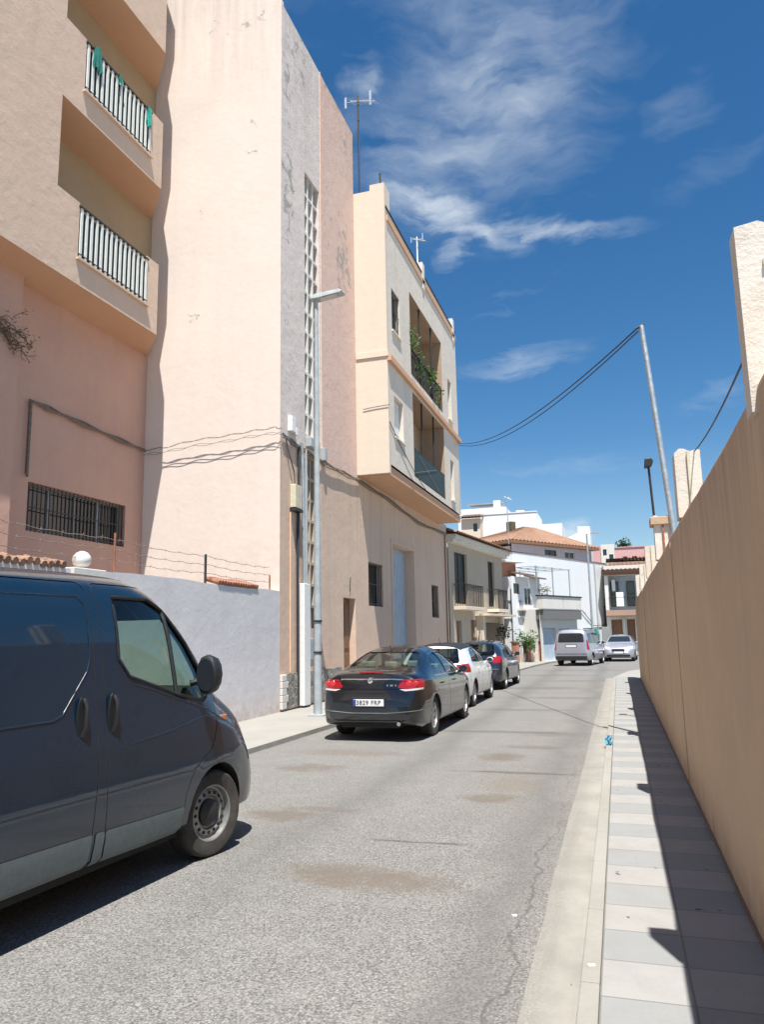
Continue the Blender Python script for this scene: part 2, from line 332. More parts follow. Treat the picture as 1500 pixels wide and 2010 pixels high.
class MB:
    def __init__(s): s.v = []; s.f = []; s.m = []
    def quad(s, a, b, c, d, m=0):
        i = len(s.v); s.v += [Vector(p) for p in (a, b, c, d)]; s.f.append((i, i+1, i+2, i+3)); s.m.append(m)
    def poly(s, pts, m=0):
        i = len(s.v); s.v += [Vector(p) for p in pts]; s.f.append(tuple(range(i, i+len(pts)))); s.m.append(m)
    def box(s, fr, u0, u1, n0, n1, z0, z1, m=0):
        i = len(s.v)
        s.v += [fr(u, n, z) for z in (z0, z1) for u, n in ((u0, n0), (u1, n0), (u1, n1), (u0, n1))]
        for q in ((0, 1, 2, 3), (4, 7, 6, 5), (0, 4, 5, 1), (1, 5, 6, 2), (2, 6, 7, 3), (3, 7, 4, 0)):
            s.f.append(tuple(i+k for k in q)); s.m.append(m)
        return s
    def prism(s, pts, vec, m=0):
        n = len(pts); i = len(s.v); vec = Vector(vec)
        s.v += [Vector(p) for p in pts] + [Vector(p)+vec for p in pts]
        s.f.append(tuple(i+k for k in range(n))[::-1]); s.m.append(m)
        s.f.append(tuple(i+n+k for k in range(n))); s.m.append(m)
        for k in range(n):
            s.f.append((i+k, i+(k+1) % n, i+n+(k+1) % n, i+n+k)); s.m.append(m)
        return s
    def tube(s, pts, r, seg=8, m=0, r2=None, cap=True):
        pts = [Vector(p) for p in pts]; n = len(pts); i0 = len(s.v); up = None
        for k, p in enumerate(pts):
            d = (pts[min(k+1, n-1)]-pts[max(k-1, 0)]).normalized()
            if up is None: up = Vector((0, 0, 1)) if abs(d.z) < .9 else Vector((1, 0, 0))
            a = d.cross(up).normalized(); b = a.cross(d).normalized(); up = b
            rr = r[k] if isinstance(r, list) else (r if r2 is None else r+(r2-r)*k/(n-1))
            for j in range(seg):
                t = 2*pi*j/seg; s.v.append(p+a*cos(t)*rr+b*sin(t)*rr)
        for k in range(n-1):
            for j in range(seg):
                s.f.append((i0+k*seg+j, i0+k*seg+(j+1) % seg, i0+(k+1)*seg+(j+1) % seg, i0+(k+1)*seg+j)); s.m.append(m)
        if cap:
            s.f.append(tuple(i0+j for j in range(seg))[::-1]); s.m.append(m)
            s.f.append(tuple(i0+(n-1)*seg+j for j in range(seg))); s.m.append(m)
        return s
    def lathe(s, prof, c=(0, 0, 0), axis='z', seg=32, m=0, mats=None):
        """prof: list of (r, h) along the axis"""
        i0 = len(s.v); c = Vector(c)
        for (r, h) in prof:
            for j in range(seg):
                t = 2*pi*j/seg
                if axis == 'z': p = Vector((r*cos(t), r*sin(t), h))
                elif axis == 'y': p = Vector((r*cos(t), h, r*sin(t)))
                else: p = Vector((h, r*cos(t), r*sin(t)))
                s.v.append(c+p)
        for k in range(len(prof)-1):
            for j in range(seg):
                s.f.append((i0+k*seg+j, i0+k*seg+(j+1) % seg, i0+(k+1)*seg+(j+1) % seg, i0+(k+1)*seg+j)); s.m.append(mats[k] if mats else m)
        return s
    def build(s, name, mats, parent=None, smooth=None, bevel=0, weld=False, kind=None, local=False):
        me = bpy.data.meshes.new(name)
        off = Vector((0, 0, 0))
        if parent is not None and not local: off = WL[parent.name]
        me.from_pydata([p-off for p in s.v], [], s.f)
        if not isinstance(mats, (list, tuple)): mats = [mats]
        for mm in mats: me.materials.append(mm)
        me.polygons.foreach_set('material_index', s.m)
        if weld or smooth is not None:
            bm = bmesh.new(); bm.from_mesh(me); bmesh.ops.remove_doubles(bm, verts=bm.verts, dist=1e-5)
            bmesh.ops.recalc_face_normals(bm, faces=bm.faces); bm.to_mesh(me); bm.free()
        if smooth is not None:
            me.shade_smooth(); me.set_sharp_from_angle(angle=radians(smooth))
        me.update()
        return link(name, me, parent, bevel, kind)

WL = {}
def link(name, me, parent=None, bevel=0, kind=None):
    o = bpy.data.objects.new(name, me); COL.objects.link(o)
    if parent is not None:
        o.parent = parent; WL[o.name] = WL[parent.name].copy()
    else: WL[o.name] = Vector((0, 0, 0))
    if bevel:
        b = o.modifiers.new('b', 'BEVEL'); b.width = bevel; b.segments = 2; b.limit_method = 'ANGLE'; b.angle_limit = radians(40)
    if kind: o['kind'] = kind
    return o
def thing(name, loc, label, cat, group=None):
    o = bpy.data.objects.new(name, None); COL.objects.link(o); o.empty_display_size = .2
    o.location = loc; WL[o.name] = Vector(loc); o['label'] = label; o['category'] = cat
    if group: o['group'] = group
    return o
def tag(o, label, cat, group=None):
    o['label'] = label; o['category'] = cat
    if group: o['group'] = group
    return o

def wall_grid(mb, fr, u0, u1, z0, z1, holes, depth=.2, m=0, mfun=None, rm=None, usplit=(), zsplit=()):
    """flat wall at n=0 with rectangular holes (a,b,c,d[,depth]) = u0,u1,z0,z1 and their reveals"""
    us = sorted({u0, u1, *usplit, *[h[0] for h in holes], *[h[1] for h in holes]}); us = [u for u in us if u0 <= u <= u1]
    zs = sorted({z0, z1, *zsplit, *[h[2] for h in holes], *[h[3] for h in holes]}); zs = [z for z in zs if z0 <= z <= z1]
    for a, b in zip(us, us[1:]):
        for c, d in zip(zs, zs[1:]):
            um, zm = (a+b)/2, (c+d)/2
            if any(h[0] < um < h[1] and h[2] < zm < h[3] for h in holes): continue
            mb.quad(fr(a, 0, c), fr(b, 0, c), fr(b, 0, d), fr(a, 0, d), mfun(um, zm) if mfun else m)
    for h in holes:
        a, b, c, d = h[:4]; dp = h[4] if len(h) > 4 else depth; mm = h[5] if len(h) > 5 else (rm if rm is not None else (mfun((a+b)/2, (c+d)/2) if mfun else m))
        mb.quad(fr(a, 0, c), fr(a, 0, d), fr(a, -dp, d), fr(a, -dp, c), mm); mb.quad(fr(b, 0, c), fr(b, -dp, c), fr(b, -dp, d), fr(b, 0, d), mm)
        mb.quad(fr(a, 0, c), fr(a, -dp, c), fr(b, -dp, c), fr(b, 0, c), mm); mb.quad(fr(a, 0, d), fr(b, 0, d), fr(b, -dp, d), fr(a, -dp, d), mm)

def window(parent, fr, a, b, c, d, dep, frame=M['dark'], pane=M['pane'], fw=.05, mull=1, bars=0, sill=None, rails=0, name='window', barm=None, pane_kids=True):
    """recessed window: frame mesh is the part; pane, bars and sill its sub-parts"""
    mb = MB(); n0, n1 = -dep+.03, -dep+.08
    mb.box(fr, a, a+fw, n0, n1, c, d); mb.box(fr, b-fw, b, n0, n1, c, d)
    mb.box(fr, a+fw, b-fw, n0, n1, c, c+fw); mb.box(fr, a+fw, b-fw, n0, n1, d-fw, d)
    for k in range(mull):
        u = a+(b-a)*(k+1)/(mull+1); mb.box(fr, u-fw/2, u+fw/2, n0-.002, n1-.004, c+fw, d-fw)
    for k in range(rails):
        z = c+(d-c)*(k+1)/(rails+1); mb.box(fr, a+fw, b-fw, n0-.004, n1-.008, z-fw/2, z+fw/2)
    w = mb.build(name, frame, parent)
    p = MB(); p.box(fr, a+.004, b-.004, n0-.03, n0+.02, c+.004, d-.004).build('pane', pane, w)
    if bars:
        q = MB()
        for k in range(bars):
            u = a+(b-a)*(k+.5)/bars; q.box(fr, u-.009, u+.009, -.05, -.032, c+.01, d-.01)
        for z in (c+.06, (c+d)/2, d-.06): q.box(fr, a+.01, b-.01, -.0305, -.022, z-.012, z+.012)
        q.build('window_bars', barm or M['dark'], w)
    if sill is not None:
        MB().box(fr, a-.06, b+.06, -dep+.1, .06, c-.06, c-.002).build('sill', sill, w, bevel=.006)
    return w

def railing(parent, fr, u0, u1, n, z0, z1, step=.12, r=.009, m=M['dark'], name='railing', sides=0, mid=True):
    mb = MB(); k = 0; u = u0
    N = max(2, int(round((u1-u0)/step)))
    for k in range(N+1):
        u = u0+(u1-u0)*k/N; mb.box(fr, u-r, u+r, n-r, n+r, z0, z1-.02)
    mb.box(fr, u0-.02, u1+.02, n-.022, n+.022, z1-.02, z1+.012); mb.box(fr, u0-.02, u1+.02, n-.016, n+.016, z0-.02, z0)
    if sides:
        for uu in (u0, u1):
            q = 0
            while q < sides:
                mb.box(fr, uu-r, uu+r, n-q-r, n-q+r, z0, z1-.02); q += step
            mb.box(fr, uu-.02, uu+.02, n-sides, n-.023, z1-.02, z1+.012); mb.box(fr, uu-.016, uu+.016, n-sides, n-.017, z0-.02, z0)
    return mb.build(name, m, parent)

def tiled_roof(fr, u0, u1, n0, z0, n1, z1, pitch=.25, name='roof', parent=None, seg=5, m=None):
    """barrel-tile roof plane from eave (n0,z0) to ridge (n1,z1), ribs running down the slope"""
    mb = MB(); N = max(2, int((u1-u0)/pitch)); rows = max(1, int(abs(n1-n0)/.45))
    for i in range(N):
        ua = u0+(u1-u0)*i/N; ub = u0+(u1-u0)*(i+1)/N; um = (ua+ub)/2; w = (ub-ua)
        prof = []
        for k in range(seg+1):
            t = pi*k/seg; prof.append((um-cos(t)*w/2, sin(t)*w*.35))
        for r in range(rows):
            for k in range(seg):
                f0, f1 = r/rows, (r+1)/rows
                o0, o1 = .03, 0.
                p = lambda q, f, o: fr(q[0], n0+(n1-n0)*f, z0+(z1-z0)*f+q[1]+o)
                mb.quad(p(prof[k], f0, o0), p(prof[k+1], f0, o0), p(prof[k+1], f1, o1), p(prof[k], f1, o1))
    mb.poly([fr(u0, n0, z0-.06), fr(u1, n0, z0-.06), fr(u1, n1, z1-.06), fr(u0, n1, z1-.06)])
    return mb.build(name, m or M['tile'], parent)

def leaves(mb, c, rad, n, size, squash=1., m=0, rnd=R, hollow=.3):
    c = Vector(c)
    for _ in range(n):
        while True:
            d = Vector((rnd.uniform(-1, 1), rnd.uniform(-1, 1), rnd.uniform(-1, 1)))
            if hollow < d.length < 1: break
        p = c+Vector((d.x*rad, d.y*rad, d.z*rad*squash))
        a = Vector((rnd.gauss(0, 1), rnd.gauss(0, 1), rnd.gauss(0, .6))).normalized()
        b = a.cross(Vector((rnd.gauss(0, 1), rnd.gauss(0, 1), rnd.gauss(0, 1)))).normalized()
        s = size*rnd.uniform(.6, 1.3)
        mb.poly([p-a*s, p-a*s*.2+b*s*.42, p+a*s, p-a*s*.1-b*s*.42], m)
EXPO = 0.81
# ------------------------------------------------------------------ camera, light, sky
cam = bpy.data.objects.new('camera', bpy.data.cameras.new('camera')); COL.objects.link(cam); SC.camera = cam
f_, cx_, cy_ = 1470., 750., 1005.
Yv = Vector((465., 233., f_)).normalized()
a_ = -170.; b_ = -(f_*f_+465*a_)/233
Zv = Vector((a_, b_, f_)).normalized(); Yv = (Yv-Zv*Yv.dot(Zv)).normalized(); Xv = Yv.cross(Zv)
Rm = Matrix((Xv, Yv, Zv))
r_, d_, z_ = Rm.col[0], Rm.col[1], Rm.col[2]
cam.matrix_world = Matrix(((r_[0], -d_[0], -z_[0], 0), (r_[1], -d_[1], -z_[1], 0), (r_[2], -d_[2], -z_[2], 1.7), (0, 0, 0, 1)))
cam.data.sensor_fit = 'VERTICAL'; cam.data.sensor_height = 36; cam.data.lens = 36*f_/2010; cam.data.clip_end = 3000; cam.data.clip_start = .05

SUN = Vector((.162, -.375, 1)).normalized()
elev = math.asin(SUN.z); az = atan2(SUN.x, SUN.y)
sl = bpy.data.lights.new('sun', 'SUN'); sl.energy = 5.0; sl.angle = radians(.5); sl.color = (1, .965, .91)
so = bpy.data.objects.new('sun', sl); COL.objects.link(so); so.rotation_euler = SUN.to_track_quat('Z', 'Y').to_euler()
SC.view_settings.view_transform = 'Standard'; SC.view_settings.look = 'None'; SC.view_settings.exposure = EXPO; SC.view_settings.gamma = 1

w = bpy.data.worlds.new('World'); SC.world = w; w.use_nodes = True
t = w.node_tree; t.nodes.clear()
class WN(NT):
    def __init__(s, tree): s.t = tree; s.pos = None
T = WN(t)
out = T.n('ShaderNodeOutputWorld'); bg = T.n('ShaderNodeBackground'); bg.inputs[1].default_value = .068
sky = T.n('ShaderNodeTexSky', sky_type='NISHITA'); sky.sun_disc = False; sky.sun_elevation = elev; sky.sun_rotation = az
sky.air_density = 1.0; sky.dust_density = .3; sky.ozone_density = 3.0
hs = T.n('ShaderNodeHueSaturation'); hs.inputs['Hue'].default_value = .498; hs.inputs['Saturation'].default_value = 1.30; hs.inputs['Value'].default_value = 1.05
T.l(sky.outputs[0], hs.inputs['Color'])
gen = T.n('ShaderNodeTexCoord').outputs['Generated']
sx = T.n('ShaderNodeSeparateXYZ'); T.l(gen, sx.inputs[0])
A = T.math('MULTIPLY', T.math('ARCTAN2', sx.outputs[0], sx.outputs[1]), 180/pi)
Eo = T.math('MULTIPLY', T.math('ARCSINE', sx.outputs[2]), 180/pi)
cv = T.n('ShaderNodeCombineXYZ'); T.l(T.math('MULTIPLY', A, .1), cv.inputs[0]); T.l(T.math('MULTIPLY', Eo, .1), cv.inputs[1])
wv = T.n('ShaderNodeTexNoise'); T.l(cv.outputs[0], wv.inputs[0]); wv.inputs['Scale'].default_value = 1.3; wv.inputs['Detail'].default_value = 4
vm = T.n('ShaderNodeVectorMath', operation='MULTIPLY_ADD'); T.l(wv.outputs['Color'], vm.inputs[0]); vm.inputs[1].default_value = (.45, .45, 0); T.l(cv.outputs[0], vm.inputs[2])
mp = T.n('ShaderNodeMapping'); T.l(vm.outputs[0], mp.inputs[0]); mp.inputs['Rotation'].default_value = (0, 0, radians(52)); mp.inputs['Scale'].default_value = (.8, 3.2, 1)
n1 = T.noise(mp.outputs[0], 1.5, 9, .56, .1)
mp2 = T.n('ShaderNodeMapping'); T.l(vm.outputs[0], mp2.inputs[0]); mp2.inputs['Rotation'].default_value = (0, 0, radians(-22)); mp2.inputs['Scale'].default_value = (1, 3.5, 1)
n2 = T.noise(mp2.outputs[0], 2.0, 8, .58, .1)
wA = T.math('ADD', A, T.math('MULTIPLY', T.math('SUBTRACT', T.noise(cv.outputs[0], 2.6, 5, .6), .5), 5))
wE = T.math('ADD', Eo, T.math('MULTIPLY', T.math('SUBTRACT', T.noise(mp.outputs[0], 2.1, 5, .6), .5), 4))
tot = None
for (ca, ce, ra, re, rot, am) in [(-7, 37.5, 9.5, 6.0, 20, .46), (-12.5, 34.2, 7.5, 3.8, -10, .44), (-6, 43, 9, 5, 0, .34), (-13.0, 31.6, 4.6, 1.2, -14, .85), (-9.5, 30.0, 3.4, .8, -22, .8),
                                  (-3.5, 29.2, 6.0, .6, -8, .6), (-10.6, 28.5, 1.6, .7, 35, .4), (-18, 39.5, 1.5, 1.2, 40, .42), (7.6, 35, 3.2, 1.8, 10, .16), (-6.4, 20.1, 4.6, .7, 6, .28),
                                  (9.5, 30.8, 5, 1.4, 12, .12), (-3.0, 7.2, 1.5, .8, 0, 1.0), (-7, 24.5, 7, .5, 22, .12), (7.5, 16, 3, .7, 15, .18), (-4, 12, 10, 1.2, 0, .18), (12, 26, 6, 2, 0, .05),
                                  (-60, 40, 30, 12, 20, .5), (80, 35, 40, 12, 0, .5), (170, 45, 50, 15, 0, .45)]:
    c0, s0 = cos(radians(rot)), sin(radians(rot))
    da = T.math('SUBTRACT', wA, ca); de = T.math('SUBTRACT', wE, ce)
    p = T.math('DIVIDE', T.math('ADD', T.math('MULTIPLY', da, c0), T.math('MULTIPLY', de, s0)), ra)
    q = T.math('DIVIDE', T.math('SUBTRACT', T.math('MULTIPLY', de, c0), T.math('MULTIPLY', da, s0)), re)
    dd = T.math('ADD', T.math('MULTIPLY', p, p), T.math('MULTIPLY', q, q))
    g = T.math('MULTIPLY', T.math('POWER', 2.718, T.math('MULTIPLY', dd, -1.)), am)
    tot = g if tot is None else T.math('MAXIMUM', tot, g)
nn = T.math('ADD', T.math('MULTIPLY', n1, .6), T.math('MULTIPLY', n2, .4))
cm = T.math('MULTIPLY', tot, T.ramp(nn, .34, .70, .10, 1.25))
cm = T.ramp(cm, .03, 1.0, 0, .95)
haze = T.ramp(Eo, 0, 14, .16, 0)
mxc = T.mix(T.math('MAXIMUM', cm, haze), hs.outputs[0], (7.4, 8.0, 8.4))
T.l(mxc, bg.inputs[0]); T.l(bg.outputs[0], out.inputs[0])

# ------------------------------------------------------------------ ground
def sheet(name, pts, z, mat, kind='structure', thick=0, label=None):
    mb = MB()
    if thick: mb.prism([(x, y, z-thick) for x, y in pts], (0, 0, thick))
    else: mb.poly([(x, y, z) for x, y in pts])
    return mb.build(name, mat, kind=kind)
def strip(name, left, right, z, mat, thick=0, jit=0):
    """strip between two polylines with the same number of points"""
    mb = MB()
    for i in range(len(left)-1):
        a, b, c, d = left[i], right[i], right[i+1], left[i+1]
        mb.quad((*a, z), (*b, z), (*c, z), (*d, z))
        if thick:
            mb.quad((*a, z), (*d, z), (*d, z-thick), (*a, z-thick)); mb.quad((*b, z-thick), (*c, z-thick), (*c, z), (*b, z))
    if thick:
        for k in (0, -1): mb.quad((*left[k], z-thick), (*left[k], z), (*right[k], z), (*right[k], z-thick))
    return mb.build(name, mat, kind='structure')
sheet('ground', [(-600, -600), (600, -600), (600, 1200), (-600, 1200)], -.06, M['pave'])
sheet('road', [(-7, -40), (.7, -40), (.7, 30), (2.5, 38), (16, 52), (30, 60), (24, 70), (8, 60), (-2, 52), (-7, 44)], 0, M['asphalt'])
# right side: concrete gutter, kerb and striped pavement
def noisy(x, amp, y0, y1, st): 
    r = random.Random(3); out_ = []; y = y0; v = 0
    while y <= y1: v = .7*v+r.uniform(-amp, amp); out_.append((x+v, y)); y += st
    return out_
gl = noisy(-.55, .006, -4, 29, .25); gr = [(-.287, y) for _, y in gl]
strip('gutter', gl, gr, .004, M['gutter'])
ky = [i*1.0-4 for i in range(34)]
mbk = MB()
for i, y in enumerate(ky[:-1]):
    mbk.box(W0, -.287, -.195, y+.003, y+.997, -.05, .05)
mbk.build('kerb', M['concrete'], kind='structure', bevel=.008)
strip('pavement', [(-.192, -4), (-.192, 29)], [(.62, -4), (.62, 29)], .046, M['paving'], thick=.1)
strip('pavement', [(-.287, 29.01), (.3, 33.5), (3.2, 40)], [(1.5, 29.01), (3, 33), (6, 38)], .044, M['pave'], thick=.1)
# left side pavement with kerb
lk = [(-5.40, -10), (-5.40, 8), (-5.28, 12.6), (-5.12, 18), (-4.9, 26), (-4.45, 33), (-4.1, 39), (-3.7, 43), (-2.4, 48), (-.3, 53.5)]
li = [(x-.16, y) for x, y in lk]; lo_ = [(-7.5, -10), (-7.5, 8), (-7.5, 12.6), (-7.5, 18), (-7.5, 26), (-7.5, 33), (-6.6, 39), (-6.1, 43), (-5.2, 47.5), (-2.5, 54)]
strip('left_pavement', lo_, li, .075, M['pave'], thick=.12)
strip('left_kerb', [(x+.003, y) for x, y in li], lk, .079, M['concrete'], thick=.13)

# ------------------------------------------------------------------ long brown wall on the street's right
t = thing('boundary_wall', (.62, 0, 0), 'long smooth brown rendered wall running along the striped pavement, in its own shade', 'wall')
FR = Fr((.62, 0, 0), (0, 1), (-1, 0))
mb = MB(); r = random.Random(77); N_w = 96; us = [-4+32*i/N_w for i in range(N_w+1)]
tz = [2.715+.010*sin(u*.9)+r.uniform(-.006, .006) for u in us]; G_ = []
for i, u in enumerate(us):
    prof = [(.0, .0), (.0, .6), (.0, 1.2), (.0, 1.8), (.0, 2.3), (.0, 2.68), (-.012, tz[i]/1), (-.2, tz[i]+.004), (-.22, tz[i]-.03), (-.22, 0)]
    G_.append([FR(u, n_+(.006*sin(u*1.3+z_*2.1)+.003*sin(u*3.7-z_*1.3) if n_ == 0 and z_ > 0 else 0), z_) for n_, z_ in prof])
for a_w, b_w in zip(G_, G_[1:]):
    for j in range(9): mb.quad(a_w[j], b_w[j], b_w[j+1], a_w[j+1])
mb.poly(G_[0]); mb.poly(G_[-1][::-1]); mb.build('wall_body', M['brown'], t, smooth=40)
mb = MB()
for k in range(620):
    if k % 7: x_, y_, z_ = .60-abs(r.gauss(0, .018)), r.uniform(2.5, 27), .048
    else: x_, y_, z_ = -.30-abs(r.gauss(0, .09)), r.uniform(2.5, 24), .006
    q_ = r.uniform(.002, .007); c_ = Vector((x_, y_, z_)); d_w = [c_+Vector((q_*r.uniform(-1, 1.2), q_*r.uniform(-1, 1.2), q_*r.uniform(0, .8))) for _ in range(4)]
    for tr in ((0, 1, 2), (0, 2, 3), (0, 3, 1), (1, 3, 2)): mb.poly([d_w[j] for j in tr], k % 2)
o = mb.build('gravel', [plain('dark_grit', (.09, .075, .06), .9), plain('pale_grit', (.36, .32, .26), .9)], kind='stuff'); tag(o, 'loose grit and crumbs along the brown wall base and the gutter', 'gravel')
mb = MB(); mb.box(FR, -4, 28, .001, .014, .047, .075); mb.build('base_band', plain('dark_base', (.20, .13, .09), .8), t)  # narrow darker brown strip along the foot of the wall
mb = MB()
for u in (8.9, 18.8):
    mb.box(FR, u, u+.006, .0, .011, .1, 2.66)
mb.build('expansion_joint', plain('joint_filler', (.54, .37, .24), .9), t)
P_lab = ['tall worn white pillar with a chipped top, the one nearest the viewer on the brown wall', 'white pillar with a vertical pipe scar, second along the brown wall top',
         'white pillar with an orange stained cap, just behind the thin lantern post', 'small cream pillar, fourth along the brown wall top', 'small cream pillar, fifth along the brown wall top, beside the pink house in view',
         'tiny cream pillar at the very far end of the brown wall top']
for i, y in enumerate((3.42, 7.48, 11.9, 16.0, 20.2, 24.6)):
    o = thing('wall_pillar', (.75, y, 2.72), P_lab[i], 'pillar', 'pillars along the brown wall')
    big = i == 0; hz = 3.44 if big else 3.40
    x0 = -.02 if big else -.005
    mb = MB(); F2 = Fr((.62, 0, 0), (1, 0), (0, 1))
    zb = 2.60 if big else 2.74
    ys = y if not big else y-.04
    n = 5; r = random.Random(i); pts = []
    wdt = .48 if big else .23
    # ragged top edge
    tops = [hz-.02+r.uniform(-.03, .03) for _ in range(n+1)]
    if big: tops = [hz, hz+.015, hz-.03, hz-.01, hz+.01, hz]
    for k in range(n):
        ua, ub = x0+wdt*k/n, x0+wdt*(k+1)/n
        za, zc = tops[k], tops[k+1]
        mb.prism([F2(ua, ys, zb), F2(ub, ys, zb), F2(ub, ys, zc), F2(ua, ys, za)], (0, .13 if big else .28, 0))
    mb.build('pillar_shaft', M['pillar'], o)
    if not big:
        q = MB(); q.box(F2, x0+.11, x0+.135, y-.03, y-.002, 2.76, hz-.03); q.build('pipe_scar', M['red'] if i == 2 else M['yellowbox'], o)
    if i == 2:
        q = MB(); q.box(F2, x0-.05, x0+wdt+.06, y-.05, y+.34, hz-.14, hz-.02); q.build('cap_stone', stucco('orange_cap', (.52, .36, .24)), o, bevel=.01)
    if big:
        q = MB(); q.prism([F2(x0+.10, y-.06, 3.24), F2(x0+.10, y-.06, 3.27), F2(x0+.3, y-.06, 3.37), F2(x0+.3, y-.06, 3.33)], (0, .018, 0)); q.build('ledge', M['pillar'], o)
        q = MB(); q.box(F2, x0+.11, x0+.13, y-.065, y-.042, 3.02, 3.07); q.build('hook', M['dark'], o)

# street-side lilac wall in front of the courtyard
FL = Fr((-7.23, 0, 0), (0, 1), (1, 0))
t = thing('courtyard_wall', (-7.23, 5, 0), 'rough lilac grey rendered wall behind the dark blue van', 'wall')
mb = MB()
us = [i*.5-2 for i in range(35)]; r = random.Random(5)
hs_ = [2.72+.02*sin(u*1.3)+r.uniform(-.008, .008) for u in us]; us[-1] = 15.0
us = [u for u in us if u < 15.2]; us.append(15.45); hs_.append(2.72)
for i in range(len(us)-1):
    a, b = us[i], us[i+1]
    mb.quad(FL(a, 0, 0), FL(b, 0, 0), FL(b, 0, hs_[i+1]), FL(a, 0, hs_[i]))
    mb.quad(FL(a, 0, hs_[i]), FL(b, 0, hs_[i+1]), FL(b, -.22, hs_[i+1]-.01), FL(a, -.22, hs_[i]-.01))
    mb.quad(FL(b, -.22, 0), FL(a, -.22, 0), FL(a, -.22, hs_[i]-.01), FL(b, -.22, hs_[i+1]-.01))
mb.build('wall_body', M['greywall'], t, weld=True)
mb = MB()
for k in range(18):
    u = 12.75+k*.105
    if u > 14.4: break
    mb.tube([FL(u, .02, 2.74+r.uniform(0, .012)), FL(u, -.26, 2.84+r.uniform(-.01, .01))], .05, 8)
mb.build('coping_tile', plain('terracotta_tile', (.30, .13, .08), .85, 0, .3, .2), t)
mb = MB()
for k in range(16):
    u = 6.6+k*.125
    mb.tube([FL(u, .04, 2.72+r.uniform(-.02, .02)), FL(u+r.uniform(-.02, .02), -.3, 2.79+r.uniform(-.03, .03))], .052, 8)
mb.build('ridge_tile', plain('faded_tile', (.26, .15, .10), .85, 0, .4, .3), t)
o = thing('gate_pillar', (-7.3, 9.05, 0), 'white pillar top with a white stone ball rising above the van roof', 'pillar')
MB().box(FL, 8.66, 9.36, -.34, .05, 2.60, 2.72).build('cap_stone', M['white2'], o, bevel=.012)
MB().box(FL, 8.72, 9.33, -.28, .02, .0, 2.598).build('pillar_shaft', M['white2'], o)
mb = MB(); mb.lathe([(.001, 2.722), (.075, 2.723), (.085, 2.735), (.06, 2.75), (.09, 2.765), (.12, 2.80), (.132, 2.855), (.12, 2.91), (.08, 2.96), (.03, 2.983), (.001, 2.985)], (FL(9.03, -.13, 0)), seg=24); mb.build('stone_ball', M['white2'], o, smooth=60)
# barbed wire on top
fw = thing('barbed_wire_fence', (-7.3, 12, 2.72), 'thin wire strands on rusty posts along the lilac wall top', 'fence')
for u, hh in ((6.9, .42), (9.75, .62), (12.45, .55), (15.2, .35)):
    MB().tube([FL(u, -.12, 2.68), FL(u, -.12, 2.72+hh)], .018 if u != 12.45 else .024, 6).build('fence_post', M['red'] if u != 12.45 else M['dark'], fw)
for k, z in enumerate((2.92, 3.08, 3.24)):
    mb = MB(); pts = []
    for i in range(60):
        u = 6.9+i*8.3/59; pts.append(FL(u, -.12+.01*sin(i*2.1), z-.035*sin(pi*((u-6.9) % 2.8)/2.8)+.01*sin(i*1.7+k)))
    mb.tube(pts, .005, 4)
    for i in range(0, 60, 3): mb.tube([pts[i]-Vector((0, .02, .03)), pts[i]+Vector((0, .02, .03))], .003, 3)
    mb.build('wire_strand', M['cable'], fw)

# ------------------------------------------------------------------ building A: tall block with blind end wall
A_ = thing('apartment_block', (-11.5, 18, 0), 'tall block with a blind cream end wall and tall lattice strips on its street side', 'building')
def mA(u, z):
    if z < 6.28: return 2
    return 0 if u < 18.02 else 1
mb = MB()
HA = [(16.93, 17.95, 6.77, 14.0, .42), (17.1, 17.95, 1.9, 6.2, .42), (19.6, 20.62, .12, 2.76, .25), (21.85, 23.35, 2.6, 3.95, .3), (24.45, 27.3, .12, 4.8, .4), (30.1, 31.35, 2.38, 3.72, .3)]
wall_grid(mb, FL, 15.47, 20.9, 0, 17.85, [h for h in HA if h[0] < 20.7], mfun=mA, usplit=(18.02,), zsplit=(6.28,))
wall_grid(mb, FL, 20.9, 33.3, 0, 6.6, [h for h in HA if h[0] > 20.7], mfun=lambda u, z: 2)
mb.box(W0, -16, -7.7, 15.62, 20.85, 0, 17.8, 1)
mb.box(W0, -16, -7.66, 20.86, 33.28, 0, 6.55, 2)
mb.quad((-16, 15.5, 17.8), (-7.23, 15.47, 17.85), (-7.23, 20.9, 17.85), (-16, 20.9, 17.8), 0)
mb.quad((-7.23, 20.9, 6.6), (-7.8, 20.9, 6.6), (-7.8, 20.9, 17.85), (-7.23, 20.9, 17.85), 1)
mb.build('wall', [M['mauve'], M['pinkA'], M['tanA']], A_)
FE = Fr((0, 15.47, 0), (1, 0), (0, -1))
mb = MB(); mb.prism([FE(-16, 0, 0), FE(-7.232, 0, 0), FE(-7.232, 0, 17.95), FE(-7.9, 0, 18.6), FE(-11.5, 0, 20.4), FE(-16, 0, 21)], (0, .12, 0)); mb.build('end_wall', M['cream'], A_)
MB().box(FL, 18.02, 18.07, .001, .03, 6.3, 17.85).build('wall_seam', M['pinkA'], A_)
for (a, b, c, d, cols, rows) in ((16.93, 17.95, 6.77, 14.0, 3, 13), (17.1, 17.95, 1.9, 6.2, 3, 8)):
    mb = MB()
    for k in range(1, cols): u = a+(b-a)*k/cols; mb.box(FL, u-.027, u+.027, -.30, -.05, c+.003, d-.003)
    for k in range(1, rows):
        z = c+(d-c)*k/rows; mb.box(FL, a+.003, b-.003, -.29, -.06, z-.035, z+.035)
    lt = mb.build('lattice', M['white2'] if c > 6 else M['dstone'], A_)
    MB().box(FL, a+.01, b-.01, -.41, -.40, c+.01, d-.01).build('dark_opening', M['void'], lt)
